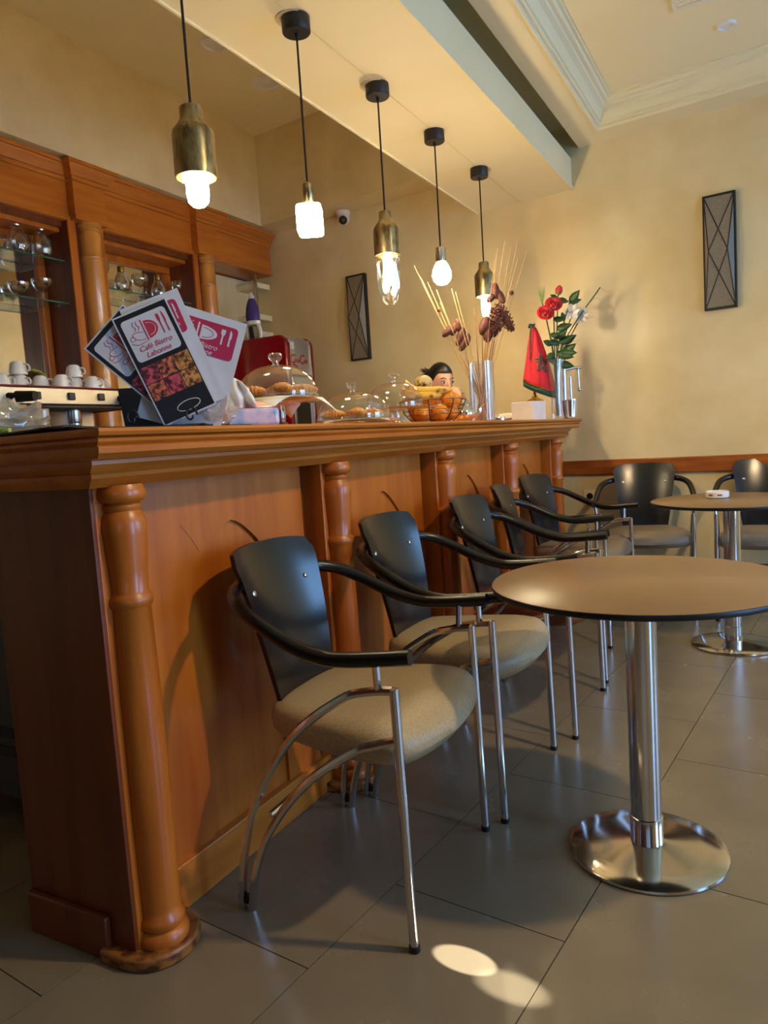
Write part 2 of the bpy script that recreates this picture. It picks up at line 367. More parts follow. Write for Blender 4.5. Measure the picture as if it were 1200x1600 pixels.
# ceilings
struct(MB().box(XL, -1.855, YN, 5.5, 3.62, 3.72).build('ceiling', 'ceiling_paint', smooth=False))
sf = MB().prism([(-1.855, YN), (-1.42, YN), (-1.42, wall_y(-1.42)), (-1.855, wall_y(-1.855))], (2.67, 3.72))
sf.prism([(-1.42, YN), (-1.175, YN), (-1.175, wall_y(-1.175)), (-1.42, wall_y(-1.42))], (2.67, 2.70))
sf.prism([(-1.20, YN), (-1.175, YN), (-1.175, wall_y(-1.175)), (-1.20, wall_y(-1.20))], (2.70, 2.865))
struct(sf.build('ceiling_soffit', 'ceiling_paint', smooth=False), 'long lowered soffit over the bar carrying the pendant lamps')
struct(MB().box(-1.868, -1.855, YN, wall_y(-1.86), 2.664, 2.72).build('trim_2', 'ceiling_paint', smooth=False, bevel=0.003))
struct(MB().box(-1.175, -1.168, YN, wall_y(-1.17), 2.664, 2.692).build('trim_3', 'ceiling_paint', smooth=False, bevel=0.002))
struct(MB().prism([(XL, YN), (-3.70, YN), (-3.70, 5.5), (XL, 5.5)], (2.92, 3.63)).build('ceiling_bulkhead', 'plaster', smooth=False))
bx0, bx1 = -3.70, -1.855
struct(MB().prism([(bx0, wall_y(bx0)-0.25), (bx1, wall_y(bx1)-0.25), (bx1, wall_y(bx1)), (bx0, wall_y(bx0))], (2.92, 3.63)).build('ceiling_beam', 'plaster', smooth=False))
# lowered border and raised tray of the main ceiling
yb = lambda x: wall_y(x)-0.20
mc = MB()
mc.prism([(-1.12, YN), (-0.96, YN), (-0.96, yb(-0.96)), (-1.12, wall_y(-1.12))], (2.915, 3.3))
mc.prism([(-1.12, wall_y(-1.12)), (-0.96, yb(-0.96)), (XR, yb(XR)), (XR, wall_y(XR))], (2.915, 3.3))
struct(mc.build('ceiling_border', 'ceiling_paint', smooth=False))
struct(MB().box(-1.43, XR, YN, 5.1, 3.065, 3.3).build('ceiling_tray', 'ceiling_paint', smooth=False))
prof = [(0, 2.915), (-0.004, 2.909), (0.006, 2.909), (0.010, 2.925), (0.022, 2.928), (0.022, 2.944), (0.030, 2.948), (0.034, 2.972), (0.046, 2.998), (0.066, 3.014), (0.068, 3.026), (0.086, 3.032), (0.09, 3.05), (0.104, 3.054), (0.104, 3.066), (0, 3.066)]
struct(MB().sweep([(-0.96, YN), (-0.96, yb(-0.96)), (XR, yb(XR))], prof).build('trim_4', 'ceiling_paint', angle=25), 'stepped crown moulding around the raised ceiling tray')
# seam of the lowered soffit boards
struct(MB().box(-1.537, -1.534, YN, 5.06, 2.6685, 2.6705).build('trim_5', 'plaster', smooth=False))
def downlight(loc, r, m, label):
    t = thing('recessed_downlight', label, 'downlight', loc)
    MB().lathe([(r*0.72, -0.004), (r*0.75, -0.012), (r, -0.010), (r*1.02, 0.0), (r*0.72, 0.0)], n=28).build('trim_ring', 'white_matte', t)
    MB().lathe([(r*0.72, -0.003), (0.001, -0.003)], n=28).build('lens', m, t)
    return t
downlight((-3.044, 3.82, 3.62), 0.085, 'downlight_off', 'round recessed downlight nearest the pendant lamps above the bar')
downlight((-3.07, 4.40, 3.62), 0.11, 'white_matte', 'larger white round ceiling disc near the corner above the bar')
downlight((-0.21, 4.286, 3.065), 0.045, 'downlight_off', 'small recessed downlight in the raised ceiling near the sconce')
vt = thing('ceiling_vent', 'square vent in the raised ceiling cut by the picture top', 'vent', (-0.33, 3.9, 3.065))
MB().box(-0.09, 0.09, -0.09, 0.09, -0.012, 0).build('frame', 'white_matte', vt, bevel=0.003)
for i in range(4): MB().box(-0.07, 0.07, -0.06+i*0.035, -0.045+i*0.035, -0.018, -0.012).build('slat', 'ceiling_paint', vt, smooth=False)
cl = thing('assumed_ceiling_lamp', 'assumed round ceiling lamp over the seating right of the tables', 'lamp', (1.1, 1.9, 3.065))
MB().lathe([(0.10, 0), (0.11, -0.02), (0.09, -0.05), (0.085, -0.05)], n=28).build('housing', 'white_matte', cl)
MB().lathe([(0.085, -0.045), (0.001, -0.045)], n=28).build('diffuser', 'downlight_on', cl)

# ------------------------------------------------------------------ the bar counter
BZ = 1.178
bar = thing('bar_counter', 'long orange-brown wooden bar counter with turned half columns', 'bar counter', (-1.45, 2.93, 0))
YB0, YB1 = 1.07, 4.79
CY = [1.125, 1.995, 2.871, 3.726, 4.627]
def bp(m, name, mt, **k): return m.build(name, mt, bar, world=True, **k)
bp(MB().box(-1.60, -1.335, YB0+0.004, YB1, 0.0, 1.09), 'carcass', 'wood_end_shaded', smooth=False)
bp(MB().box(-1.605, -1.264, YB0-0.016, YB0-0.006, 0.0, 1.07), 'end_panel', 'wood_end_shaded', bevel=0.002)
bp(MB().box(-1.60, -1.335, YB0-0.034, YB0-0.016, 0.0, 0.10), 'end_skirting', 'wood_end_shaded', bevel=0.004)
prof = [(0.0, 1.06), (0.075, 1.06), (0.088, 1.072), (0.098, 1.080), (0.10, 1.088), (0.094, 1.092), (0.104, 1.100), (0.112, 1.108), (0.112, 1.116), (0.155, 1.120), (0.166, 1.130), (0.168, 1.142), (0.160, 1.146), (0.170, 1.152), (0.172, 1.158), (0.166, 1.161), (0.178, 1.164), (0.182, 1.171), (0.178, BZ), (0.0, BZ)]
m = MB(); vs = []; k = len(prof)
for i in range(4):
    for o, z in prof:
        p = [(-1.80, YB0-0.5*o), (-1.31+o, YB0-0.5*o), (-1.31+o, YB1+0.5*o), (-1.80, YB1+0.5*o)][i]; vs.append((p[0], p[1], z))
fs = []
for i in range(3):
    for j in range(k): fs.append((i*k+j, (i+1)*k+j, (i+1)*k+(j+1) % k, i*k+(j+1) % k))
fs += [tuple(range(k)), tuple(3*k+j for j in reversed(range(k)))]
m.add(vs, fs)
bp(m, 'cornice', 'wood_h', angle=30)
bp(MB().box(-1.82, -1.30, YB0, YB1, 1.10, BZ-0.002), 'worktop', 'wood_h', smooth=False)
for i in range(4):                                                 # four bays of panelling
    y0, y1 = CY[i]+0.06, CY[i+1]-0.10; c = (CY[i]+CY[i+1])/2-0.005
    bp(MB().box(-1.36, -1.326, y0, y1, 0.10, 1.07), 'field_panel', 'wood', smooth=False)
    bp(MB().box(-1.335, -1.30, CY[i]+0.05, CY[i+1]-0.06, 0.0, 0.115), 'base_rail', 'wood_h', bevel=0.003)
    right_side = [(c+0.165*t/8, 0.932-0.13*((t/8)**1.5)) for t in range(9)]
    left_side = [(2*c-y, z) for y, z in reversed(right_side[1:])]
    poly = [(y0, 1.07), (y0, 0.112), (c-0.17, 0.112)]+left_side+right_side+[(c+0.17, 0.112), (y1, 0.112), (y1, 1.07)]
    bp(MB().prism(poly, (-1.336, -1.316), 'x'), 'arched_overlay', 'wood', smooth=False)
    if i == 0: bp(MB().tube([(-1.3162, c-0.135, 0.868), (-1.3162, c-0.160, 0.905), (-1.3162, c-0.195, 0.944)], 0.0009, 5), 'panel_joint', 'wood_dark')
colp = [(0.058, 0.030), (0.060, 0.045), (0.054, 0.058), (0.046, 0.062), (0.053, 0.072), (0.052, 0.086), (0.045, 0.095), (0.045, 0.11), (0.047, 0.3), (0.046, 0.60), (0.043, 0.795), (0.047, 0.80), (0.050, 0.808), (0.050, 0.818), (0.044, 0.824), (0.041, 0.83), (0.044, 0.88), (0.050, 0.955), (0.051, 0.975), (0.046, 0.995), (0.039, 1.006), (0.043, 1.012), (0.043, 1.018), (0.038, 1.022), (0.050, 1.028), (0.055, 1.040), (0.052, 1.052), (0.048, 1.062)]
for i, y in enumerate(CY):
    pil = bp(MB().box(-1.345, -1.262, y-0.062, y+0.06, 0.02, 1.066), 'pilaster', 'wood', bevel=0.003)
    bp(MB().lathe(colp, (-1.252, y, 0), 28), 'half_column', 'wood', angle=50)
    pl = [(-1.35, y-0.10), (-1.27, y-0.10)]+[(-1.262+0.085*math.sin(PI*t/14), y-0.095*math.cos(PI*t/14)) for t in range(15)]+[(-1.27, y+0.10), (-1.35, y+0.10)]
    bp(MB().prism(pl, (0.0, 0.032)), 'plinth', 'wood_worn', bevel=0.006)
# appliance behind the bar end
ap = thing('undercounter_cooler', 'dark grey undercounter cooler behind the bar end', 'cooler', (-2.25, 1.62, 0))
MB().box(-0.25, 0.25, -0.28, 0.28, 0.10, 0.86).build('body', 'cooler_grey', ap, bevel=0.008)
MB().box(-0.22, 0.22, -0.288, -0.28, 0.30, 0.33).build('grille', 'black_plastic', ap, smooth=False)
MB().box(-0.22, 0.22, -0.288, -0.28, 0.24, 0.27).build('grille', 'black_plastic', ap, smooth=False)
for sx in (-0.2, 0.2):
    for sy in (-0.22, 0.22): MB().cyl((sx, sy, 0), (sx, sy, 0.1), 0.02).build('foot', 'black_plastic', ap)

# ------------------------------------------------------------------ back bar: counter, cabinet
bc = thing('back_counter', 'low dark service counter along the wall behind the bar', 'counter', (-3.5, 3.3, 0))
MB().box(-4.09, -2.98, 1.2, 5.15, 0.0, 0.91).build('carcass', 'wood_dark', bc, world=True, smooth=False)
MB().box(-4.09, -2.94, 1.18, 5.15, 0.91, 0.95).build('worktop', 'steel', bc, world=True, bevel=0.004)
cab = thing('display_cabinet', 'tall wooden back-bar display cabinet with mirrors, columns and heavy cornice', 'cabinet', (-3.95, 3.4, 0.95))
def cp(m, name, mt, par=None, **k):
    if par is None: return m.build(name, mt, cab, world=True, **k)
    m.v = [(x-cab.location.x, y-cab.location.y, z-cab.location.z) for x, y, z in m.v]
    return m.build(name, mt, par, **k)
XF = -3.80
cp(MB().box(-4.09, XF, 1.3, 5.28, 2.57, 2.81), 'fascia', 'wood_h', smooth=False)
cp(MB().box(XF, XF+0.012, 1.3, 5.28, 2.57, 2.60), 'fascia_bead', 'wood_h', bevel=0.004)
for (y0, y1) in ((3.235, 3.475), (4.315, 4.535)):
    fb = cp(MB().box(XF-0.02, XF+0.06, y0, y1, 2.572, 2.81), 'fascia_block', 'wood_h', smooth=False)
    cp(MB().box(XF+0.06, XF+0.070, y0-0.006, y1+0.006, 2.572, 2.60), 'bead', 'wood_h', par=fb, bevel=0.003)
crown = [(0, 2.80), (0.014, 2.803), (0.016, 2.822), (0.026, 2.828), (0.036, 2.85), (0.054, 2.87), (0.058, 2.882), (0.068, 2.886), (0.070, 2.905), (0, 2.905)]
path = [(XF, 1.3)]
for (y0, y1) in ((3.235, 3.475), (4.315, 4.535)): path += [(XF, y0), (XF+0.06, y0), (XF+0.06, y1), (XF, y1)]
path += [(XF, 5.28)]
cp(MB().sweep(path, crown), 'crown_moulding', 'wood_h', angle=25)
cp(MB().box(-4.09, XF-0.002, 1.3, 5.28, 2.80, 2.915), 'crown_core', 'wood_h', smooth=False)
ccol = [(0.078, 0.95), (0.08, 1.0), (0.068, 1.03), (0.07, 1.3), (0.069, 1.9), (0.066, 2.33), (0.070, 2.335), (0.073, 2.345), (0.070, 2.355), (0.073, 2.365), (0.066, 2.372), (0.067, 2.42), (0.072, 2.49), (0.068, 2.512), (0.058, 2.522), (0.066, 2.528), (0.066, 2.536), (0.059, 2.540), (0.070, 2.546), (0.078, 2.556), (0.072, 2.572)]
for y, s in ((3.36, 1.0), (4.43, 0.86)):
    cp(MB().box(-4.09, XF+0.005, y-0.155*s, y+0.115*s, 0.95, 2.572), 'pilaster', 'wood_dark', smooth=False)
    cp(MB().box(XF+0.005, XF+0.02, y-0.155*s, y-0.10*s, 0.95, 2.572), 'pilaster_strip', 'wood', bevel=0.003)
    cp(MB().box(XF+0.005, XF+0.02, y+0.085*s, y+0.115*s, 0.95, 2.572), 'pilaster_strip', 'wood', bevel=0.003)
    cp(MB().lathe([(r*s, z) for r, z in ccol], (XF+0.02, y, 0), 24), 'column', 'wood_col', angle=50)
for (y0, y1, zb) in ((1.35, 3.205, 1.15), (3.475, 4.297, 1.15)):
    mir = cp(MB().box(-4.06, -4.045, y0+0.05, y1-0.05, zb, 2.46), 'mirror', 'mirror', smooth=False)
    for (a0, a1, b0, b1) in ((y0, y1, 2.46, 2.51), (y0, y0+0.05, 0.95, 2.46), (y1-0.05, y1, 0.95, 2.46), (y0, y1, 0.95, zb)):
        cp(MB().box(-4.06, -4.02, a0, a1, b0, b1), 'mirror_frame', 'wood', bevel=0.006)
    cp(MB().box(-4.06, -3.86, y0, y1, 2.51, 2.572), 'bay_lintel', 'wood', bevel=0.005)
    cp(MB().box(-3.98, -3.83, y0, y1, 2.535, 2.572), 'bay_lintel_step', 'wood_dark', bevel=0.004)
for (y0, y1, zz) in ((1.4, 3.20, 2.335), (1.4, 3.20, 2.08), (3.48, 4.295, 2.222)):
    sh = cp(MB().box(-4.02, -3.835, y0, y1, zz-0.006, zz+0.002), 'glass_shelf', 'glass_shelf', smooth=False)
    cp(MB().box(-3.837, -3.833, y0, y1, zz-0.006, zz+0.002), 'edge', 'glass_edge', par=sh, smooth=False)
# narrow shelves in the bay at the far wall
cp(MB().box(-4.09, -4.05, 4.54, 5.29, 0.95, 2.56), 'niche_back', 'plaster', smooth=False)
for zz in (2.50, 2.24, 2.10): cp(MB().box(-4.05, -3.82, 5.10, 5.27, zz-0.045, zz), 'niche_shelf', 'ceiling_paint', bevel=0.003)
cp(MB().box(-3.845, -3.825, 5.085, 5.10, 0.95, 2.56), 'niche_post', 'steel', smooth=False)

# glassware on the cabinet shelves
def goblet(loc, label, bowl=0.045, h=0.13, group='glassware on the cabinet shelves'):
    t = thing('stemmed_glass', label, 'glass', loc, 0, group)
    MB().lathe([(0.0325, 0), (0.030, 0.004), (0.006, 0.008), (0.005, h*0.38), (0.008, h*0.42)], n=18).build('stem_and_foot', 'glass_thick', t)
    MB().lathe([(0.006, h*0.42), (bowl*0.6, h*0.50), (bowl*0.95, h*0.68), (bowl, h*0.82), (bowl*0.93, h), (bowl*0.91, h), (bowl*0.95, h*0.82), (bowl*0.88, h*0.68), (bowl*0.5, h*0.52), (0.003, h*0.45)], n=18).build('bowl', 'glass_thick', t)
    return t
def coupe(loc, label, foot=True):
    t = thing('dessert_glass', label, 'glass', loc, 0, 'glassware on the cabinet shelves')
    z = 0.055 if foot else 0.012
    MB().lathe([(0.034, 0), (0.032, 0.006), (0.009, 0.012), (0.008, z), (0.012, z+0.004)], n=18).build('foot', 'glass_thick', t)
    MB().lathe([(0.008, z), (0.04, z+0.015), (0.062, z+0.05), (0.064, z+0.075), (0.061, z+0.075), (0.058, z+0.05), (0.036, z+0.02), (0.003, z+0.008)], n=22).build('bowl', 'glass_thick', t)
    return t
def bulb_bottle(loc, label, m='gold', s=1.0):
    t = thing('bulb_bottle', label, 'bottle', loc, 0, 'bulb-shaped bottles on the cabinet shelves')
    MB().lathe([(0.028*s, 0), (0.05*s, 0.02*s), (0.058*s, 0.055*s), (0.045*s, 0.10*s), (0.024*s, 0.135*s), (0.022*s, 0.15*s), (0.020*s, 0.15*s), (0.042*s, 0.10*s), (0.055*s, 0.055*s), (0.046*s, 0.022*s), (0.002, 0.004)], n=20).build('body', 'glass_thick', t)
    MB().lathe([(0.0235*s, 0.145*s), (0.025*s, 0.15*s), (0.0235*s, 0.16*s), (0.025*s, 0.168*s), (0.022*s, 0.182*s), (0.001, 0.184*s)], n=16).build('cap', m, t)
    return t
SX = -3.90
bulb_bottle((SX, 3.10, 2.337), 'bulb-shaped glass bottle at the right end of the upper left shelf', 'silver', 1.15)
bulb_bottle((SX-0.02, 2.95, 2.337), 'bulb-shaped glass bottle second from the right on the upper left shelf', 'silver', 1.15)
coupe((SX, 2.915, 2.082), 'low clear dessert bowl on the lower left glass shelf', False)
coupe((SX, 3.075, 2.082), 'footed clear dessert coupe on the lower left glass shelf', True)
goblet((SX, 3.545, 2.224), 'tall wine glass beside the front cabinet column', 0.045, 0.19)
bulb_bottle((SX, 3.70, 2.224), 'bulb-shaped bottle with gold cap, left on the middle shelf', 'gold', 0.95)
goblet((SX-0.01, 3.875, 2.224), 'wide clear goblet between the two gold-capped bulb bottles', 0.058, 0.15)
bulb_bottle((SX, 4.035, 2.224), 'bulb-shaped bottle with gold cap, right on the middle shelf', 'gold', 0.95)
goblet((SX+0.02, 4.205, 2.224), 'small wine glass at the right end of the middle shelf', 0.04, 0.15)

# ------------------------------------------------------------------ espresso machine and cups
em = thing('espresso_machine', 'wide stainless espresso machine behind the bar', 'espresso machine', (-3.2, 2.35, 0.95))
def ep(m, name, mt, **k): return m.build(name, mt, em, world=True, **k)
ep(MB().box(-3.50, -3.18, 1.80, 2.74, 1.0, 1.46), 'body', 'steel_soft', bevel=0.008)
ep(MB().box(-3.18, -2.96, 1.80, 2.72, 1.382, 1.462), 'front_panel', 'steel_soft', bevel=0.006)
ep(MB().box(-3.20, -2.955, 1.80, 2.735, 1.366, 1.380), 'underlip', 'black_plastic', bevel=0.003)
ep(MB().box(-3.50, -2.955, 1.80, 2.735, 1.462, 1.468), 'top_tray', 'red_enamel', bevel=0.002)
ep(MB().box(-3.45, -2.96, 2.735, 2.755, 1.36, 1.465), 'side_cheek', 'red_enamel', bevel=0.004)
ep(MB().box(-3.50, -3.00, 1.80, 2.74, 0.955, 1.02), 'drip_tray', 'steel', bevel=0.006)
for y in (2.24, 2.425, 2.60): ep(MB().box(-2.963, -2.948, y-0.018, y+0.018, 1.405, 1.440), 'button', 'black_plastic', bevel=0.004)
for y in (2.10, 2.715):
    ep(MB().cyl((-2.97, y, 1.418), (-2.93, y+0.02, 1.412), 0.016).cyl((-2.93, y+0.02, 1.412), (-2.85, y+0.05, 1.41), 0.026, 14, 0.022), 'steam_knob', 'black_plastic')
for y in (2.34, 2.52, 1.95):
    g = ep(MB().lathe([(0.034, 1.30), (0.036, 1.31), (0.036, 1.37)], (-3.07, y, 0), 20), 'group_head', 'steel')
    ep(MB().lathe([(0.03, 1.265), (0.033, 1.27), (0.033, 1.30)], (-3.07, y, 0), 20), 'portafilter', 'silver')
def cup(loc, rz, label, up=False):
    t = thing('espresso_cup', label, 'cup', loc, rz, 'white cups on the espresso machine')
    MB().lathe([(0.040, 0), (0.041, 0.004), (0.039, 0.022), (0.031, 0.052), (0.026, 0.058), (0.022, 0.058), (0.020, 0.062), (0.001, 0.062)], n=20).build('body', 'white_gloss', t)
    h = [(0.036+0.0*i, 0, 0.012) for i in range(1)]
    MB().tube(cr([(0.036, 0, 0.014), (0.056, 0, 0.016), (0.060, 0, 0.032), (0.050, 0, 0.044), (0.034, 0, 0.044)], 4), 0.0045, 6).build('handle', 'white_gloss', t)
    st = MB()
    st.box(-0.0032, 0.0032, -0.0014, 0.0012, 0, 0.034)
    st.T = Matrix.Identity(4)
    st.v = [(x, y*1.0, z) for x, y, z in st.v]
    T = Matrix.Rotation(math.radians(-60), 4, 'Z') @ Matrix.Translation((0.0370, 0, 0.016)) @ Matrix.Rotation(math.radians(-14), 4, 'Y') @ Matrix.Rotation(PI/2, 4, 'Z')
    st.v = [tuple(T @ Vector(v)) for v in st.v]
    st.build('stripe', 'menu_black', t, smooth=False)
    return t
CT = 1.468
cups = [(-3.05, 2.06, 0, 'half hidden white cup at the left end of the machine top'),
        (-3.10, 2.17, 0, 'white cup left of the stacked pair on the machine top'),
        (-3.10, 2.265, 0, 'white cup under the left upper cup on the machine'),
        (-3.10, 2.262, 0.062, 'white cup with dark stripe stacked at the left of the machine'),
        (-3.10, 2.375, 0, 'white cup right of the left stacked pair on the machine'),
        (-3.02, 2.43, 0, 'inverted white cup at the middle front of the machine top'),
        (-3.10, 2.48, 0.0, 'white cup behind the middle front cup on the machine'),
        (-3.10, 2.575, 0, 'white cup under the right upper cup on the machine'),
        (-3.098, 2.57, 0.062, 'white cup with dark stripe stacked at the right of the machine'),
        (-3.02, 2.61, 0, 'inverted white cup at the right front of the machine top'),
        (-3.08, 2.69, 0, 'white cup with handle at the right end of the machine top')]
for i, (x, y, dz, lb) in enumerate(cups): cup((x, y, CT+dz), math.radians(23+14*math.sin(i*2.0)), lb)
def leaf_sheet(name, label, cat, loc, w, l, m, bend=0.05):
    mb = MB(); n = 8; vs = []; fs = []
    for i in range(n+1):
        for j in range(5):
            u = i/n-0.5; v = j/4-0.5; ww = w*math.sqrt(max(0.02, 1-(2*u)**2))
            vs.append((v*ww, u*l, 0.05*math.cos(u*PI)*1.0+bend*math.sin(u*5+v)))
    for i in range(n):
        for j in range(4): a = i*5+j; fs.append((a, a+1, a+6, a+5))
    mb.add(vs, fs); o = mb.build(name, m); o.location = loc
    sd = o.modifiers.new('solid', 'SOLIDIFY'); sd.thickness = 0.004
    return tag(o, label, cat)
leaf_sheet('folded_cloth', 'yellow-green cloth behind the stacked cups on the machine', 'cloth', (-3.32, 2.40, 1.515), 0.2, 0.36, 'green_cloth', 0.02)
leaf_sheet('folded_cloth', 'yellow-green cloth at the left end of the machine top', 'cloth', (-3.32, 1.98, 1.500), 0.2, 0.26, 'green_cloth', 0.02)

# ------------------------------------------------------------------ fridge with vacuum
fr = thing('drinks_cooler', 'red retro drinks cooler with silver front and red script logo', 'cooler', (-3.5, 4.80, 0.95))
FX, FY0, FY1, FT = -3.23, 4.60, 4.97, 1.955
def rr(x0, x1, z0, z1, r, n=6):
    p = [(x0, z0), (x1, z0)]
    p += [(x1-r+r*math.cos(a*PI/2/n), z1-r+r*math.sin(a*PI/2/n)) for a in range(n+1)]
    p += [(x0, z1)]
    return p
def fp(m, name, mt, **k): return m.build(name, mt, fr, world=True, **k)
fp(MB().prism(rr(-3.78, FX-0.02, 0.95, FT-0.005, 0.05), (FY0+0.03, FY1-0.03), 'y'), 'body', 'fridge_silver', angle=30)
for y in (FY0, FY1-0.045):
    fp(MB().prism(rr(-3.80, FX, 0.955, FT, 0.07), (y, y+0.045), 'y'), 'side_panel', 'red_enamel', bevel=0.012, angle=30)
    e = MB().prism(rr(-3.52, FX+0.004, 0.955, FT+0.004, 0.072), (y+0.018, y+0.027), 'y')
fp(MB().box(FX-0.03, FX-0.006, FY0+0.045, FY1-0.045, 1.665, 1.93), 'logo_panel', 'fridge_silver', bevel=0.004)
fp(MB().box(FX-0.03, FX-0.004, FY0+0.045, FY1-0.045, 1.645, 1.662), 'door_gap', 'black_plastic', smooth=False)
fp(MB().box(FX-0.03, FX-0.008, FY0+0.05, FY1-0.05, 1.02, 1.64), 'door', 'fridge_silver', bevel=0.004)
fp(MB().box(FX-0.012, FX-0.004, FY0+0.09, FY1-0.09, 1.08, 1.58), 'door_glass', 'dark_glass', bevel=0.01)
for y in (FY0+0.045, FY1-0.053): fp(MB().box(FX-0.01, FX+0.004, y, y+0.008, 0.98, 1.90), 'chrome_strip', 'chrome', bevel=0.002)
TF = lambda y, z: Matrix.Translation((FX-0.005-fr.location.x, y-fr.location.y, z-fr.location.z)) @ Matrix.Rotation(PI/2, 4, 'Z') @ Matrix.Rotation(PI/2, 4, 'X')
for ch, y, z, s in (('C', 4.680, 1.775, 0.10), ('oca', 4.732, 1.768, 0.048), ('-', 4.770, 1.768, 0.05), ('C', 4.802, 1.775, 0.10), ('ola', 4.852, 1.768, 0.048)):
    text_part('logo_lettering', ch, s, 'logo_red', fr, TF(y, z), 0.0008, 0.2, bold=0.0012)
mb = MB(); mb.tube([(FX-0.004, 4.672+0.010*i, 1.728+0.008*math.sin(i*0.75)) for i in range(9)], [0.002, 0.004, 0.006, 0.006, 0.005, 0.005, 0.006, 0.004, 0.002], 6)
fp(mb, 'logo_swash', 'logo_red')
fp(MB().box(FX-0.007, FX-0.003, 4.65, 4.71, 1.85, 1.905), 'sticker', 'white_matte', smooth=False)
vc = thing('handheld_vacuum', 'purple and white handheld vacuum standing on the red cooler', 'vacuum cleaner', (-3.62, 4.74, FT))
MB().lathe([(0.028, 0.15), (0.058, 0.155), (0.060, 0.20), (0.052, 0.26), (0.036, 0.31), (0.024, 0.33)], (0, 0, 0), 20, sx=1.0, sy=0.8).build('dust_bowl', 'purple', vc)
MB().lathe([(0.026, 0.328), (0.022, 0.345), (0.010, 0.375), (0.004, 0.378)], (0, 0, 0), 18).build('nozzle', 'white_gloss', vc)
MB().lathe([(0.060, 0.125), (0.064, 0.135), (0.062, 0.155), (0.05, 0.158)], (0, 0, 0), 20, sx=1, sy=0.8).build('collar', 'white_gloss', vc)
MB().tube(cr([(-0.05, 0, 0.13), (-0.062, 0, 0.07), (-0.055, 0, 0.0)], 5), 0.013, 8).tube(cr([(0.045, 0, 0.13), (0.062, 0, 0.07), (0.058, 0, 0.0)], 5), 0.018, 8).build('handle', 'white_gloss', vc)
MB().tube(cr([(-0.03, 0, 0.12), (-0.025, 0, 0.07), (-0.02, 0, 0.0)], 5), 0.018, 8).build('grip', 'black_plastic', vc)

# ------------------------------------------------------------------ security camera, sconces, outlet
sx0 = -2.99; sc = thing('security_camera', 'small white dome security camera under the beam', 'camera', (sx0, wall_y(sx0)-0.06, 2.92))
MB().lathe([(0.056, 0), (0.058, -0.02), (0.052, -0.03)], n=24).build('base', 'white_gloss', sc)
MB().sphere((0, 0, -0.055), 0.05, 20, 12).build('dome', 'white_gloss', sc)
dv = Vector((0.35, -0.75, -0.45)).normalized()
T = Matrix.Translation(Vector((0, 0, -0.055))+dv*0.044) @ dv.to_track_quat('Z', 'Y').to_matrix().to_4x4()
MB(T).lathe([(0.032, -0.01), (0.034, 0.0), (0.030, 0.008), (0.001, 0.009)], n=20).build('lens_ring', 'black_plastic', sc)
MB(T).lathe([(0.013, 0.0085), (0.012, 0.012), (0.001, 0.013)], n=14).build('lens', 'steel', sc)
def sconce(x, label):
    t = thing('wall_sconce', label, 'wall lamp', (x, wall_y(x), 1.775), WA, 'lattice wall sconces')
    w, h = 0.083, 0.65; dm, de = 0.085, 0.03
    V = {'tl': (-w, -de, h), 'tr': (w, -de, h), 'bl': (-w, -de, 0), 'br': (w, -de, 0), 'ml': (-w*0.62, -dm, h/2), 'mr': (w*0.62, -dm, h/2),
         'wtl': (-w, 0, h), 'wtr': (w, 0, h), 'wbl': (-w, 0, 0), 'wbr': (w, 0, 0), 'wml': (-w, 0, h/2), 'wmr': (w, 0, h/2)}
    for quad in (('tl', 'tr', 'mr', 'ml'), ('ml', 'mr', 'br', 'bl'), ('tl', 'ml', 'bl'), ('tr', 'br', 'mr')):
        m = MB(); pts = [V[q] for q in quad]; c = sum((Vector(p) for p in pts), Vector())/len(pts)
        nrm = (Vector(pts[1])-Vector(pts[0])).cross(Vector(pts[2])-Vector(pts[0])).normalized()
        n = len(pts); vs = pts+[tuple(Vector(p)+nrm*0.0015) for p in pts]
        m.add(vs, [tuple(range(n)), tuple(n+i for i in reversed(range(n)))]+[(i, (i+1) % n, n+(i+1) % n, n+i) for i in range(n)])
        m.build('mesh_panel', 'mesh_grey', t, smooth=False)
    bars = [('tl', 'mr'), ('tr', 'ml'), ('ml', 'br'), ('mr', 'bl'), ('tl', 'ml'), ('tr', 'mr'), ('ml', 'bl'), ('mr', 'br')]
    for a, b in bars: MB().tube([V[a], V[b]], 0.0035, 6).build('lattice_bar', 'black_metal', t)
    MB().box(-w-0.006, -w+0.008, -de-0.006, 0.0, -0.006, h+0.006).box(w-0.008, w+0.006, -de-0.006, 0, -0.006, h+0.006).box(-w, w, -de-0.006, 0, h-0.006, h+0.006).box(-w, w, -de-0.006, 0, -0.006, 0.006).build('frame', 'black_metal', t, smooth=False)
    return t
sconce(-0.295, 'dark lattice wall sconce above the far chairs, on the right')
sconce(-2.93, 'dark lattice wall sconce behind the bar, beside the red cooler')
ox = -1.13; ot = thing('wall_outlet', 'cream wall outlet plate below the chair rail', 'outlet', (ox, wall_y(ox), 0.655), WA)
MB().box(-0.045, 0.045, -0.008, 0, -0.06, 0.045).build('plate', 'ceiling_paint', ot, bevel=0.003)
MB().lathe([(0.022, 0.012), (0.020, 0.0), (0.001, 0.0)], n=16).build('socket', 'black_plastic', ot).rotation_euler = (PI/2, 0, 0)

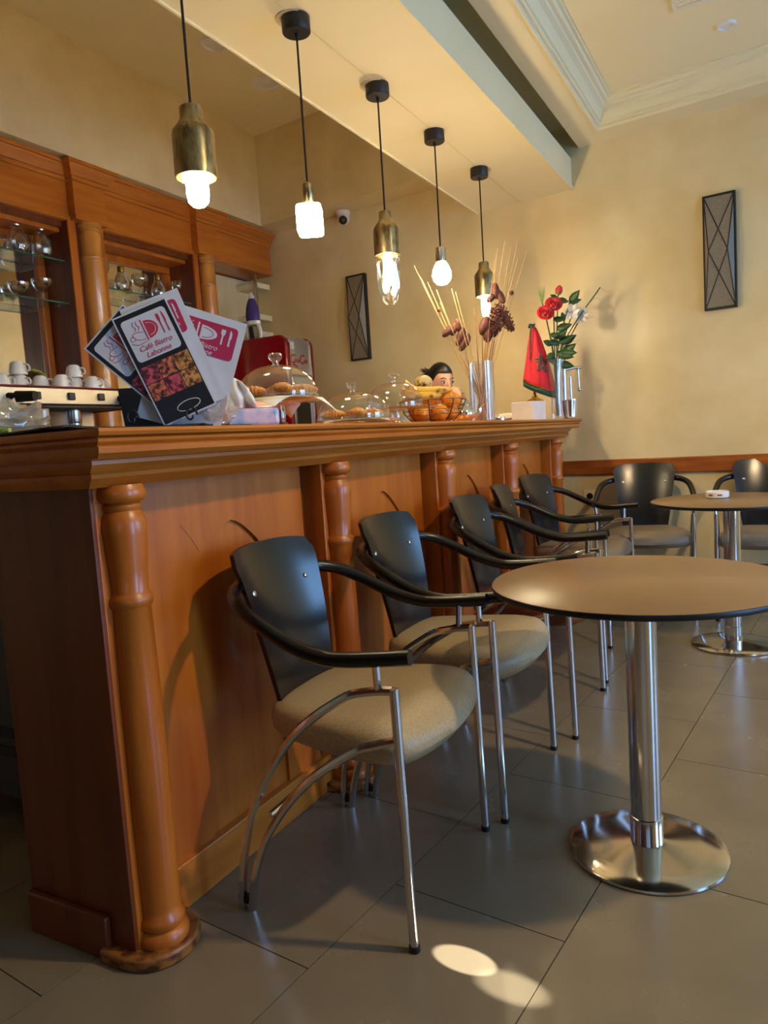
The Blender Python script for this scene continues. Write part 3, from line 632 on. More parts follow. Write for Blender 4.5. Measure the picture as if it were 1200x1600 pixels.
# ------------------------------------------------------------------ pendant lamps
PX = -1.535; SZ = 2.669
def pendant(y, label, ztop, builder):
    t = thing('pendant_lamp', label, 'pendant lamp', (PX, y, SZ), 0, 'pendant lamps over the bar')
    MB().lathe([(0.051, 0), (0.052, -0.01), (0.052, -0.050), (0.049, -0.054), (0.001, -0.054)], n=28).build('canopy', 'black_metal', t)
    MB().lathe([(0.007, -0.052), (0.006, -0.068), (0.003, -0.07)], n=10).build('cord_grip', 'black_plastic', t)
    MB().cyl((0, 0, -0.06), (0, 0, ztop-SZ+0.002), 0.0042, 8).build('cord', 'black_rubber', t)
    if y in (2.403, 3.024): MB().lathe([(0.06, 0.0005), (0.060, -0.004), (0.001, -0.004)], (-0.014, -0.004, 0), n=28).build('ceiling_plate', 'downlight_off', t)
    builder(t, ztop-SZ)
    return t
def bell(t, z, r, h, neck, nh):
    MB().lathe([(0.004, z), (neck*0.9, z), (neck, z-0.004), (neck*1.02, z-nh), (r*0.72, z-nh-(r-neck)*0.6), (r*0.95, z-nh-(r-neck)*1.15), (r, z-nh-(r-neck)*1.6), (r, z-h), (r*0.94, z-h), (r*0.94, z-nh-(r-neck)*1.7), (neck*0.8, z-nh)], n=32).build('shade', 'brass', t, angle=35)
def b1(t, z):
    bell(t, z, 0.063, 0.205, 0.034, 0.036)
    MB().lathe([(0.02, z-0.10), (0.032, z-0.13), (0.034, z-0.25), (0.030, z-0.275), (0.018, z-0.287), (0.001, z-0.29)], n=24).build('bulb', 'bulb_big', t)
def b2(t, z):
    MB().lathe([(0.004, z+0.008), (0.012, z+0.002), (0.0185, z), (0.0195, z-0.005), (0.0195, z-0.072), (0.017, z-0.075)], n=20).build('socket', 'brass', t)
    MB(Matrix.Rotation(math.radians(28), 4, 'Z')).box(-0.047, 0.047, -0.047, 0.047, z-0.185, z-0.078).build('glass_cube', 'bulb_cube', t, bevel=0.014, seg=3)
def b3(t, z):
    bell(t, z, 0.058, 0.19, 0.028, 0.036)
    m = MB(); rings = [(0.050, z-0.185), (0.056, z-0.22), (0.052, z-0.32), (0.038, z-0.385), (0.020, z-0.405)]
    n = 7; vs = []; fs = []
    for k, (r, zz) in enumerate(rings):
        for i in range(n):
            a = 2*PI*(i+0.5*(k % 2))/n; vs.append((r*math.cos(a), r*math.sin(a), zz))
    for k in range(len(rings)-1):
        for i in range(n):
            a, b, c, d = k*n+i, k*n+(i+1) % n, (k+1)*n+(i+1) % n, (k+1)*n+i
            if k % 2 == 0: fs += [(a, b, d), (b, c, d)]
            else: fs += [(a, b, c), (a, c, d)]
    fs.append(tuple((len(rings)-1)*n+i for i in range(n)))
    m.add(vs, fs); m.build('faceted_glass', 'glass_thick', t, smooth=False)
    MB().lathe([(0.012, z-0.17), (0.020, z-0.20), (0.024, z-0.26), (0.018, z-0.31), (0.001, z-0.325)], n=16).build('bulb', 'bulb_inner', t)
def b4(t, z):
    MB().lathe([(0.004, z+0.008), (0.010, z+0.002), (0.025, z), (0.027, z-0.004), (0.027, z-0.072), (0.022, z-0.075)], n=20).build('socket', 'chrome', t)
    MB().lathe([(0.022, z-0.07), (0.035, z-0.09), (0.047, z-0.118), (0.050, z-0.140), (0.044, z-0.165), (0.026, z-0.184), (0.001, z-0.19)], n=24).build('bulb', 'bulb_globe', t)
def b5(t, z):
    bell(t, z, 0.059, 0.20, 0.030, 0.036)
    MB().lathe([(0.012, z-0.15), (0.024, z-0.19), (0.026, z-0.27), (0.020, z-0.31), (0.001, z-0.325)], n=16).build('bulb', 'bulb_small', t)
pendant(1.79, 'pendant lamp nearest the viewer with a brass bell and cylinder bulb', 2.144, b1)
pendant(2.403, 'pendant lamp with a glowing white glass cube', 2.085, b2)
pendant(3.024, 'pendant lamp with brass bell over tapered faceted clear glass', 2.13, b3)
pendant(3.633, 'pendant lamp with a bare glowing round bulb on a chrome socket', 2.092, b4)
pendant(4.276, 'farthest pendant lamp, brass bell above the dried stems', 2.132, b5)

# ------------------------------------------------------------------ chairs
def chair_proto():
    t = thing('armchair', '', 'chair')
    # cushion
    out = []
    for p in [(-0.205, 0.0), (-0.20, 0.10), (-0.17, 0.165), (-0.08, 0.205), (0.05, 0.245), (0.15, 0.258), (0.225, 0.236), (0.264, 0.13), (0.276, 0.0)]: out.append(p)
    full = out+[(x, -y) for x, y in reversed(out[1:-1])]
    sm = cr([(x, y, 0) for x, y in full], 3, True)
    lev = [(0.80, 0.400), (0.94, 0.408), (0.99, 0.428), (1.0, 0.450), (0.985, 0.470), (0.94, 0.484), (0.80, 0.492), (0.5, 0.496), (0.2, 0.495)]
    m = MB(); vs = []; fs = []; n = len(sm)
    for s, z in lev:
        for p in sm:
            dip = -0.012*math.exp(-((p.x*s+0.02)**2+(p.y*s)**2)/0.02) if z > 0.465 else 0
            fr_ = -0.018*max(0, (p.x*s-0.12)/0.14)**2 if z > 0.44 else 0
            vs.append((0.02+(p.x-0.02)*s, p.y*s, z+dip+fr_))
    for k in range(len(lev)-1):
        for i in range(n): fs.append((k*n+i, k*n+(i+1) % n, (k+1)*n+(i+1) % n, (k+1)*n+i))
    fs.append(tuple(reversed(range(n)))); fs.append(tuple((len(lev)-1)*n+i for i in range(n)))
    m.add(vs, fs); m.build('seat', 'vinyl', t, angle=80)
    # backrest shell
    m = MB(); nu, nv = 14, 14; front = []; back = []
    for j in range(nv+1):
        v = j/nv; z = 0.425+0.445*v
        w = 0.120+0.070*(v**0.8)
        if v > 0.90: w -= 0.022*((v-0.90)/0.10)**2.6
        if v < 0.06: w -= 0.02*((0.06-v)/0.06)**2
        for i in range(nu+1):
            u = 2*i/nu-1; y = u*w; x = -0.165-0.062*v-0.053*v*v+1.30*y*y*(0.6+0.4*v)
            zz = z-0.010*(abs(u)**4)*(1 if v > 0.9 else 0)
            front.append((x, y, zz)); back.append((x-0.013, y, zz))
    W = nu+1; N = len(front); fs = []
    for j in range(nv):
        for i in range(nu):
            a = j*W+i; fs.append((a, a+1, a+W+1, a+W)); fs.append((N+a, N+a+W, N+a+W+1, N+a+1))
    for j in range(nv):
        for i in (0, nu):
            a = j*W+i; fs.append((a, a+W, N+a+W, N+a))
    for i in range(nu):
        for j in (0, nv):
            a = j*W+i; fs.append((a, N+a, N+a+1, a+1))
    m.add(front+back, fs); br = m.build('backrest', 'ply_black', t, angle=50)
    for y in (-0.125, 0.125):
        MB(Matrix.Translation((-0.2225, y, 0.755)) @ Matrix.Rotation(PI/2-0.25, 4, 'Y') @ Matrix.Scale(0.85, 4)).lathe([(0.0085, -0.004), (0.0085, 0.003), (0.006, 0.0045), (0.003, 0.0045), (0.002, 0.002), (0.0005, 0.002)], n=14).build('screw', 'chrome', br)
    # horseshoe arm tube
    half = [(0.262, 0.272, 0.667), (0.19, 0.276, 0.660), (0.11, 0.280, 0.654), (0.055, 0.281, 0.656), (-0.02, 0.279, 0.676), (-0.11, 0.270, 0.718), (-0.18, 0.248, 0.752), (-0.235, 0.195, 0.770), (-0.272, 0.10, 0.776), (-0.284, 0.0, 0.777)]
    path = half+[(x, -y, z) for x, y, z in reversed(half[:-1])]
    MB().tube(cr(path, 4), 0.0172, 10).build('armrest', 'black_rubber', t)
    for s in (-1, 1):
        y = 0.264*s
        MB().cyl((0.226, y, 0.004), (0.216, y, 0.594), 0.0110, 10).build('front_leg', 'chrome', t)
        MB().cyl((0.226, y, 0.0), (0.226, y, 0.014), 0.0125, 10).build('foot_cap', 'black_rubber', t)
        MB().cyl((0.178, y, 0.585), (0.180, y*1.03, 0.652), 0.0085, 8).build('arm_post', 'chrome', t)
        MB().tube(cr([(0.214, y, 0.588), (0.15, y, 0.580), (0.082, y, 0.556), (-0.048, y, 0.458), (-0.157, y, 0.30), (-0.214, y, 0.141), (-0.231, y, 0.0)], 5), 0.0105, 8).build('outer_arch', 'chrome', t)
        MB().tube(cr([(0.216, y, 0.478), (0.165, y, 0.462), (0.105, y, 0.438), (-0.023, y, 0.347), (-0.126, y, 0.225), (-0.179, y, 0.117), (-0.205, y, 0.0)], 5), 0.0105, 8).build('inner_arch', 'chrome', t)
        MB().box(-0.236, -0.20, y-0.008, y+0.008, 0.018, 0.036).build('arch_spacer', 'black_rubber', t, smooth=False)
    MB().cyl((0.06, -0.264, 0.405), (0.06, 0.264, 0.405), 0.010, 8).build('cross_bar', 'chrome', t)
    MB().cyl((-0.13, -0.264, 0.255), (-0.13, 0.264, 0.255), 0.008, 8).build('cross_bar', 'chrome', t)
    MB().box(-0.19, 0.06, -0.03, 0.03, 0.385, 0.402).build('seat_bracket', 'black_metal', t, bevel=0.003)
    return t
chairs = [(-0.958, 1.588, 3.2, 'tan cushioned black armchair nearest the viewer, beside the bar end', 'vinyl'),
          (-0.936, 2.189, 0.0, 'tan cushioned black armchair second from the viewer along the bar', 'vinyl'),
          (-0.892, 2.828, 1.0, 'black armchair with brown cushion, third along the bar', 'vinyl_brown'),
          (-0.945, 3.425, 9.0, 'black armchair fourth along the bar, beside the brown-cushioned one', 'vinyl_grey'),
          (-1.0, 4.075, -9.0, 'black armchair at the far end of the bar by the wall', 'vinyl_grey'),
          (-0.722, 4.632, -82.0, 'black armchair against the far wall, left of the far table', 'vinyl_grey'),
          (-0.055, 4.633, -88.0, 'black armchair against the far wall, cut by the right picture edge', 'vinyl_grey')]
proto = chair_proto()
for i, (x, y, a, lb, sm) in enumerate(chairs):
    c = proto if i == 0 else copy_tree(proto)
    c.location = (x, y, 0); c.rotation_euler = (0, 0, math.radians(a)); tag(c, lb, 'chair', 'black armchairs with chrome legs')
    if i:
        for ch in c.children:
            if ch.name.startswith('seat') and 'bracket' not in ch.name and sm != 'vinyl':
                ch.data = ch.data.copy(); ch.data.materials.clear(); ch.data.materials.append(MATS[sm])

# ------------------------------------------------------------------ tables
def table(x, y, label):
    t = thing('bistro_table', label, 'table', (x, y, 0), 0, 'round bistro tables')
    R = 0.372
    MB().lathe([(R-0.012, 0.709), (R-0.002, 0.712), (R, 0.716), (R, 0.724), (R-0.001, 0.7252), (R-0.004, 0.7255)], n=64).build('tabletop', 'black_plastic', t)
    MB().lathe([(R-0.003, 0.7255), (R-0.004, 0.7262), (0.001, 0.7262)], n=64).build('laminate_surface', 'laminate', t)
    MB().lathe([(0.039, 0.10), (0.039, 0.708)], n=28).build('column', 'chrome', t)
    MB().lathe([(0.0415, 0.030), (0.0415, 0.098), (0.039, 0.100)], n=28).build('sleeve', 'chrome', t)
    MB().lathe([(0.196, 0.0), (0.200, 0.004), (0.199, 0.010), (0.190, 0.014), (0.14, 0.020), (0.05, 0.028), (0.04, 0.030)], n=48).build('base', 'base_steel', t)
    MB().lathe([(0.15, 0.694), (0.15, 0.709)], n=24).build('mounting_plate', 'black_metal', t)
    return t
table(-0.318, 1.925, 'round brown bistro table nearest the viewer on a chrome pedestal')
table(-0.208, 3.935, 'round brown bistro table by the far wall with an ashtray on it')
ash = thing('ashtray', 'white round ashtray with red marks on the far table', 'ashtray', (-0.277, 4.03, 0.7264))
MB().lathe([(0.048, 0), (0.054, 0.003), (0.056, 0.012), (0.055, 0.030), (0.050, 0.034), (0.044, 0.032), (0.040, 0.012), (0.001, 0.010)], n=32).build('bowl', 'white_gloss', ash)
for a in (-130, -85):
    a0 = math.radians(a); MB().add([(0.0562*math.cos(a0+k*0.13), 0.0562*math.sin(a0+k*0.13), z) for k in range(4) for z in (0.014, 0.021)]+[(0.0572*math.cos(a0+k*0.13), 0.0572*math.sin(a0+k*0.13), z) for k in range(4) for z in (0.014, 0.021)],
        [(2*k, 2*k+1, 2*k+3, 2*k+2) for k in range(3)]+[(8+2*k, 8+2*k+2, 8+2*k+3, 8+2*k+1) for k in range(3)]).build('red_mark', 'logo_red', ash, smooth=False)

# ------------------------------------------------------------------ things on the bar
# black bar mat
m = MB(); n = 26; vs = []; fs = []
for i in range(n+1):
    y = 1.0+0.62*i/n
    for j in range(9):
        x = -1.79+0.52*j/8
        z = BZ+0.004+0.006*max(0, math.sin(y*16+j*0.5))*(0.3+0.7*random.random())
        vs.append((x, y, z))
for i in range(n):
    for j in range(8): a = i*9+j; fs.append((a, a+1, a+10, a+9))
m.add(vs, fs); o = m.build('bar_mat', 'black_rubber'); sd = o.modifiers.new('s', 'SOLIDIFY'); sd.thickness = 0.005; sd.offset = 1
tag(o, 'wrinkled black mat lying on the near end of the bar', 'mat')
# crumpled clear bag at the near end
def crumple(name, label, cat, loc, sx, sy, sz, m, seed, par=None):
    rnd = random.Random(seed); mb = MB(); mb.sphere((0, 0, 0), 1.0, 22, 14)
    vv = []
    for x, y, z in mb.v:
        k = 1+0.22*math.sin(7*x+seed)*math.sin(6*y+2*seed)+0.14*math.sin(13*z+9*x)+rnd.uniform(-0.08, 0.08)
        vv.append((x*sx*k, y*sy*k, max(0.0, (z*0.5+0.5))*sz*k))
    mb.v = vv; o = mb.build(name, m, par, angle=180 if par else 25); o.location = loc
    if label: tag(o, label, cat)
    return o
crumple('plastic_bag', 'crumpled clear plastic bag at the left end of the bar', 'bag', (-1.80, 1.28, BZ+0.012), 0.07, 0.09, 0.085, 'plastic_film', 3)
crumple('green_wrapper', 'small green wrapper in front of the clear bag', 'wrapper', (-1.72, 1.17, BZ+0.012), 0.03, 0.04, 0.022, 'leaf_light', 5)

# menus in a holder
ME = Vector((0.783, 0.622, 0)); MN = Vector((0.622, -0.783, 0)); P0 = Vector((-1.38, 1.36, 1.2))
def card_T(u, v, ang, off):
    ex = ME*math.cos(ang)+Vector((0, 0, 1))*math.sin(ang); ey = -ME*math.sin(ang)+Vector((0, 0, 1))*math.cos(ang)
    M4 = Matrix.Identity(4)
    for i in range(3): M4[i][0] = ex[i]; M4[i][1] = ey[i]; M4[i][2] = MN[i]
    p = P0+ME*u+Vector((0, 0, v))+MN*off
    M4[0][3], M4[1][3], M4[2][3] = p
    return M4
def rrect(x0, x1, y0, y1, r, n=5):
    p = []
    for cx, cy, a0 in ((x1-r, y1-r, 0), (x0+r, y1-r, 90), (x0+r, y0+r, 180), (x1-r, y0+r, 270)):
        for i in range(n+1): a = math.radians(a0+90*i/n); p.append((cx+r*math.cos(a), cy+r*math.sin(a)))
    return p
def menu(label, T, w, h, dark, thick=0.004):
    t = thing('menu_card', label, 'menu', T.translation, 0, 'menu cards in the holder')
    L = Matrix.Translation(-T.translation) @ T
    def q(m, name, mt): m.v = [tuple(L @ Vector(v)) for v in m.v]; return m.build(name, mt, t, smooth=False)
    q(MB().box(0, w, 0, h, -thick, 0), 'card', 'menu_white')
    if dark:
        q(MB().box(0.004, w-0.004, 0.004, h-0.004, 0, 0.0006), 'black_print', 'menu_black')
        lx0, lx1, ly0, ly1 = 0.013, w-0.013, h-0.122, h-0.016
        q(MB().prism(rrect(lx0, lx1, ly0, ly1, 0.010), (0.0006, 0.0012)), 'logo_field', 'menu_white')
        z = (0.0012, 0.0018); ink = 'menu_pink'
    else:
        lx0, lx1, ly0, ly1 = 0.022, w-0.016, h-0.104, h-0.020
        q(MB().prism(rrect(lx0, lx1, ly0, ly1, 0.010), (0.0, 0.0008)), 'logo_field', 'menu_red')
        z = (0.0008, 0.0014); ink = 'menu_white'
    W_, H_ = lx1-lx0, ly1-ly0; X = lambda a: lx0+a*W_; Y = lambda a: ly0+a*H_
    # plate half, fork, knife, cup lines
    arc = [(X(0.46)+0.25*W_*math.cos(a), Y(0.64)+0.21*H_*math.sin(a)) for a in [math.radians(-90+180*i/14) for i in range(15)]]
    q(MB().prism(arc, z), 'plate_print', ink)
    arc2 = [(X(0.49)+0.16*W_*math.cos(a), Y(0.64)+0.145*H_*math.sin(a), z[1]) for a in [math.radians(-90+180*i/14) for i in range(15)]]
    q(MB().tube(arc2, 0.0008, 4), 'plate_line', 'menu_white' if dark else 'menu_red')
    q(MB().box(X(0.40), X(0.425), Y(0.40), Y(0.90), *z), 'divider_print', ink)
    fk = MB().box(X(0.775), X(0.80), Y(0.42), Y(0.70), *z)
    fk.prism([(X(0.755), Y(0.76)), (X(0.775), Y(0.68)), (X(0.80), Y(0.68)), (X(0.82), Y(0.76)), (X(0.82), Y(0.88)), (X(0.755), Y(0.88))], z)
    q(fk, 'fork_print', ink)
    kn = MB().prism([(X(0.885), Y(0.42)), (X(0.915), Y(0.42)), (X(0.91), Y(0.64)), (X(0.925), Y(0.66)), (X(0.92), Y(0.82)), (X(0.895), Y(0.90)), (X(0.885), Y(0.90))], z)
    q(kn, 'knife_print', ink)
    ln = MB(); zz = z[1]
    ln.tube(cr([(X(0.38), Y(0.62), zz), (X(0.25), Y(0.66), zz), (X(0.14), Y(0.64), zz), (X(0.18), Y(0.52), zz), (X(0.30), Y(0.46), zz), (X(0.38), Y(0.46), zz)], 4), 0.0006, 4)
    ln.tube(cr([(X(0.38), Y(0.40), zz), (X(0.20), Y(0.38), zz), (X(0.10), Y(0.42), zz), (X(0.06), Y(0.47), zz)], 4), 0.0006, 4)
    ln.tube(cr([(X(0.14), Y(0.60), zz), (X(0.07), Y(0.58), zz), (X(0.08), Y(0.50), zz), (X(0.18), Y(0.52), zz)], 4), 0.0006, 4)
    ln.tube(cr([(X(0.22), Y(0.69), zz), (X(0.26), Y(0.76), zz), (X(0.22), Y(0.82), zz), (X(0.26), Y(0.90), zz)], 4), 0.0006, 4)
    ln.tube(cr([(X(0.30), Y(0.69), zz), (X(0.34), Y(0.76), zz), (X(0.30), Y(0.82), zz), (X(0.33), Y(0.90), zz)], 4), 0.0006, 4)
    q(ln, 'cup_print', ink)
    for body, yy in (('Café Bistro', 0.27), ('Labonne', 0.10)):
        text_part('menu_lettering', body, 0.0185, ink, t, L @ Matrix.Translation((X(0.50), Y(yy), z[1])), 0.0002, 0.3)
    if dark:
        x0, x1 = 0.006, w-0.006; yt = ly0-0.012; rows = [(yt-0.042, yt), (yt-0.086, yt-0.044)]
        ms = ['photo_food3', 'photo_food', 'photo_food2', 'photo_food', 'photo_food3', 'photo_food2']; k = 0
        for (a, b) in rows:
            for j in range(3):
                q(MB().box(x0+(x1-x0)*j/3+0.0008, x0+(x1-x0)*(j+1)/3-0.0008, a, b, 0.0006, 0.0011), 'food_photo', ms[k]); k += 1
        cupl = [(w*0.55+0.03*math.cos(a), 0.026+0.012*math.sin(a), 0.001) for a in [2*PI*i/20 for i in range(20)]]
        q(MB().tube(cupl, 0.0012, 4, closed=True), 'coffee_cup_print', 'menu_white')
    return t
A = math.radians
menu('front black menu card with pink cup-and-plate logo and food photos', card_T(0.034, -0.012, A(21), 0.012), 0.140, 0.285, True)
menu('white menu card with red logo field, right in the holder', card_T(-0.035, 0.018, A(-19), -0.012), 0.205, 0.30, False)
menu('tilted black menu card at the left, mostly behind the front one', card_T(0.046, 0.008, A(46), -0.002), 0.145, 0.26, True)
wm = card_T(0.045, 0.004, A(19), 0.002)
menu('white menu card tucked directly behind the front black one', wm, 0.150, 0.29, False)
hd = thing('menu_holder', 'black metal menu holder with scrolled feet on the bar', 'menu holder', (-1.40, 1.37, BZ))
L0 = Matrix.Identity(4)
def hl(u, v, z): p = ME*u+MN*v; return (p.x, p.y, z)
MB().add([hl(-0.06, -0.035, 0.012), hl(0.10, -0.035, 0.012), hl(0.10, -0.030, 0.012), hl(-0.06, -0.030, 0.012), hl(-0.07, -0.035, 0.115), hl(0.10, -0.035, 0.115), hl(0.10, -0.030, 0.115), hl(-0.07, -0.030, 0.115)],
    [(0, 3, 2, 1), (4, 5, 6, 7), (0, 1, 5, 4), (1, 2, 6, 5), (2, 3, 7, 6), (3, 0, 4, 7)]).build('back_plate', 'black_metal', hd, smooth=False)
MB().add([hl(-0.06, -0.035, 0.008), hl(0.14, -0.035, 0.008), hl(0.14, 0.045, 0.008), hl(-0.06, 0.045, 0.008), hl(-0.06, -0.035, 0.014), hl(0.14, -0.035, 0.014), hl(0.14, 0.045, 0.014), hl(-0.06, 0.045, 0.014)],
    [(0, 3, 2, 1), (4, 5, 6, 7), (0, 1, 5, 4), (1, 2, 6, 5), (2, 3, 7, 6), (3, 0, 4, 7)]).build('base', 'black_metal', hd, smooth=False)
for u in (-0.03, 0.11):
    MB().tube(cr([hl(u+0.016*math.cos(a)*(1-a/9), 0.05, 0.035+0.022*math.sin(a)*(1-a/9)) for a in [0.7*i for i in range(10)]], 3), 0.003, 6).build('scroll', 'black_metal', hd)
# wrapped napkin pack with tissues and red label
pk = thing('tissue_pack', 'plastic-wrapped tissue pack with pink print and red flap', 'tissue pack', (-1.335, 1.66, BZ+0.003), math.radians(47))
MB().box(-0.10, 0.10, -0.05, 0.05, 0.0, 0.052).build('pack', 'pack_pink', pk, bevel=0.012, seg=3)
MB().add([(-0.06, -0.04, 0.050), (0.10, -0.045, 0.050), (0.10, 0.03, 0.056), (-0.06, 0.05, 0.11), (-0.06, -0.038, 0.053), (0.10, -0.043, 0.053), (0.10, 0.033, 0.059), (-0.06, 0.053, 0.113)],
    [(0, 3, 2, 1), (4, 5, 6, 7), (0, 1, 5, 4), (1, 2, 6, 5), (2, 3, 7, 6), (3, 0, 4, 7)]).build('red_flap', 'pack_red', pk, smooth=False)
MB(Matrix.Translation((-0.066, -0.051, 0.034)) @ Matrix.Rotation(PI/2, 4, 'X')).lathe([(0.011, -0.001), (0.011, 0.001), (0.001, 0.001)], n=16).build('round_sticker', 'logo_red', pk)
def drape(name, label, cat, loc, rz, pts_w, h, m, seed, top=0.35):
    mb = MB(); nu, nv = 14, 12; vs = []; fs = []; r = random.Random(seed)
    for j in range(nv+1):
        v = j/nv
        for i in range(nu+1):
            u = i/nu-0.5; w = pts_w*(1-(1-top)*v**1.2)
            vs.append((u*w, 0.016*math.sin(u*17+seed+2*v)*(1-0.3*v)+0.008*math.sin(v*9+u*5), h*v*(1-0.30*(2*u)**2*v)))
    for j in range(nv):
        for i in range(nu): a = j*(nu+1)+i; fs.append((a, a+1, a+nu+2, a+nu+1))
    mb.add(vs, fs); o = mb.build(name, m, angle=180); o.location = loc; o.rotation_euler = (0, 0, rz)
    s = o.modifiers.new('s', 'SOLIDIFY'); s.thickness = 0.0025; return tag(o, label, cat)
drape('paper_napkin', 'tall white paper napkin sticking up behind the front menu', 'napkin', (-1.36, 1.545, BZ+0.004), math.radians(42), 0.125, 0.175, 'paper', 1.0, 0.22)
drape('paper_napkin', 'shorter rounded white napkin beside the tall one', 'napkin', (-1.33, 1.63, BZ+0.05), math.radians(42), 0.12, 0.09, 'paper', 2.6, 0.55)
crumple('paper_bag', 'crumpled beige translucent wrapper leaning on the front menu', 'wrapper', (-1.285, 1.50, BZ+0.006), 0.045, 0.055, 0.075, 'plastic_film', 8)

# cake stands with glass domes and croissants
def croissant(loc, rz, label, s=1.0):
    pts = []; rad = []
    for i in range(15):
        t = i/14; a = math.radians(-70+140*t)
        pts.append((0.05*s*math.sin(a), -0.035*s*(1-math.cos(a)), 0.0)); k = math.sin(PI*t)
        rad.append((0.006+0.023*k*(1.0 if i % 2 else 0.80))*s)
    mb = MB(); mb.tube(pts, rad, 10, flat=0.85); o = mb.build('croissant', 'croissant', angle=50); o.location = (loc[0], loc[1], loc[2]+0.024*s); o.rotation_euler = (0, 0, rz)
    return tag(o, label, 'croissant', 'croissants under the glass domes')
def dome(loc, r, h, label):
    t = thing('glass_dome', label, 'dome', loc, 0, 'glass domes on the bar')
    pr = [(r, 0), (r*1.0, 0.01)]+[(r*math.cos(a)**0.8 if a < 1.5 else 0.012, 0.01+(h-0.01)*math.sin(a)) for a in [PI/2*i/10 for i in range(1, 10)]]+[(0.012, h)]
    MB().lathe(pr, n=40).build('shell', 'glass', t, angle=80)
    MB().lathe([(r+0.003, 0), (r+0.004, 0.004), (r+0.002, 0.008), (r-0.002, 0.006), (r-0.001, 0)], n=40).build('rim', 'glass_thick', t)
    MB().lathe([(0.012, h-0.002), (0.010, h+0.006), (0.012, h+0.012), (0.021, h+0.020), (0.023, h+0.030), (0.018, h+0.038), (0.001, h+0.040)], n=18).build('knob', 'glass_thick', t)
    return t
def stand(loc, r, zp, label):
    t = thing('cake_stand', label, 'cake stand', loc, 0, 'glass cake stands on the bar')
    if zp > 0.03:
        MB().lathe([(0.055, 0), (0.055, 0.006), (0.030, 0.012), (0.018, 0.022), (0.022, zp*0.6), (0.018, zp-0.012), (0.05, zp-0.004)], n=24).build('pedestal', 'glass_thick', t)
    else: MB().lathe([(r*0.6, 0), (r*0.7, 0.004), (r*0.8, zp-0.006)], n=32).build('foot', 'glass_thick', t)
    MB().lathe([(0.02, zp-0.005), (r*0.95, zp-0.006), (r, zp-0.004), (r+0.006, zp+0.004), (r, zp+0.004), (r*0.96, zp), (0.001, zp)], n=48).build('plate', 'glass_thick', t)
    return t
def paper(loc, rz, w, d, droop, label, seed):
    mb = MB(); n = 12; vs = []; fs = []
    for j in range(n+1):
        for i in range(n+1):
            u, v = i/n-0.5, j/n-0.5; x, y = u*w, v*w; rr_ = math.hypot(x, y)
            z = -droop*max(0, rr_-d)**1.1*6+0.002*math.sin(9*u+seed)*math.sin(7*v)
            vs.append((x, y, max(z, -0.07)))
    for j in range(n):
        for i in range(n): a = j*(n+1)+i; fs.append((a, a+1, a+n+2, a+n+1))
    mb.add(vs, fs); o = mb.build('wax_paper', 'wax_paper', angle=180); o.location = loc; o.rotation_euler = (0, 0, rz)
    s = o.modifiers.new('s', 'SOLIDIFY'); s.thickness = 0.001; return tag(o, label, 'paper', 'wax paper under the pastries')
# stand 1
c1 = Vector((-1.425, 1.965, BZ))
stand(c1, 0.145, 0.088, 'tall glass cake stand with pastries, nearest the menus')
paper(c1+Vector((0, 0, 0.096)), math.radians(-21), 0.272, 0.140, 0.24, 'sheet of wax paper hanging over the tall front cake stand', 1)
dome(c1+Vector((0, 0, 0.099)), 0.128, 0.105, 'clear glass dome over the tall stand nearest the menus')
for k, (dx, dy, a, lb) in enumerate([(-0.062, -0.055, 40, 'left croissant under the front glass dome'), (0.055, -0.055, -10, 'front croissant under the front glass dome'), (0.0, 0.02, 100, 'middle croissant under the front glass dome'), (0.06, 0.05, 50, 'right croissant under the front glass dome')]):
    croissant(c1+Vector((dx, dy, 0.098)), math.radians(a), lb, 0.95)
# stand 2 (low)
c2 = Vector((-1.40, 2.40, BZ))
stand(c2, 0.155, 0.018, 'low glass pastry plate in the middle of the bar')
paper(c2+Vector((0, 0, 0.024)), math.radians(35), 0.24, 0.125, 0.05, 'wax paper on the low pastry plate', 2)
dome(c2+Vector((0, 0, 0.027)), 0.138, 0.100, 'clear glass dome over the low pastry plate')
for k, (dx, dy, a, lb) in enumerate([(-0.06, -0.05, 30, 'left croissant under the middle glass dome'), (0.03, -0.03, -20, 'front croissant under the middle glass dome'), (0.04, 0.06, 70, 'right croissant under the middle glass dome')]):
    croissant(c2+Vector((dx, dy, 0.026)), math.radians(a), lb, 0.9)
# stand 3
c3 = Vector((-1.43, 2.80, BZ))
stand(c3, 0.138, 0.070, 'tall glass cake stand beside the fruit basket')
dome(c3+Vector((0, 0, 0.076)), 0.122, 0.105, 'clear glass dome beside the fruit basket')

# fruit basket
fb = thing('wire_basket', 'dark wire fruit basket full of oranges', 'basket', (-1.40, 3.12, BZ))
def ring(r, z, rr_=0.0025): return [(r*math.cos(a), r*math.sin(a), z) for a in [2*PI*i/36 for i in range(36)]]
for r, z in ((0.085, 0.006), (0.105, 0.025), (0.122, 0.045), (0.134, 0.065), (0.143, 0.085), (0.150, 0.108)): MB().tube(ring(r, z), 0.0028 if z > 0.1 else 0.0018, 6, closed=True).build('ring_wire', 'brass', fb)
for k in range(8):
    a = 2*PI*k/8+0.3; MB().tube([(r*math.cos(a), r*math.sin(a), z) for r, z in ((0.01, 0.005), (0.085, 0.005), (0.108, 0.025), (0.125, 0.045), (0.137, 0.065), (0.146, 0.085), (0.152, 0.108))], 0.0024, 6).build('upright_wire', 'black_metal', fb)
def fruit(name, m, loc, r, label, cat, group, s=(1, 1, 1), rot=(0, 0, 0)):
    mb = MB(); mb.sphere((0, 0, 0), r, 20, 12, *s); o = mb.build(name, m, angle=80); o.location = loc; o.rotation_euler = rot; return tag(o, label, cat, group)
B0 = Vector((-1.40, 3.12, BZ))
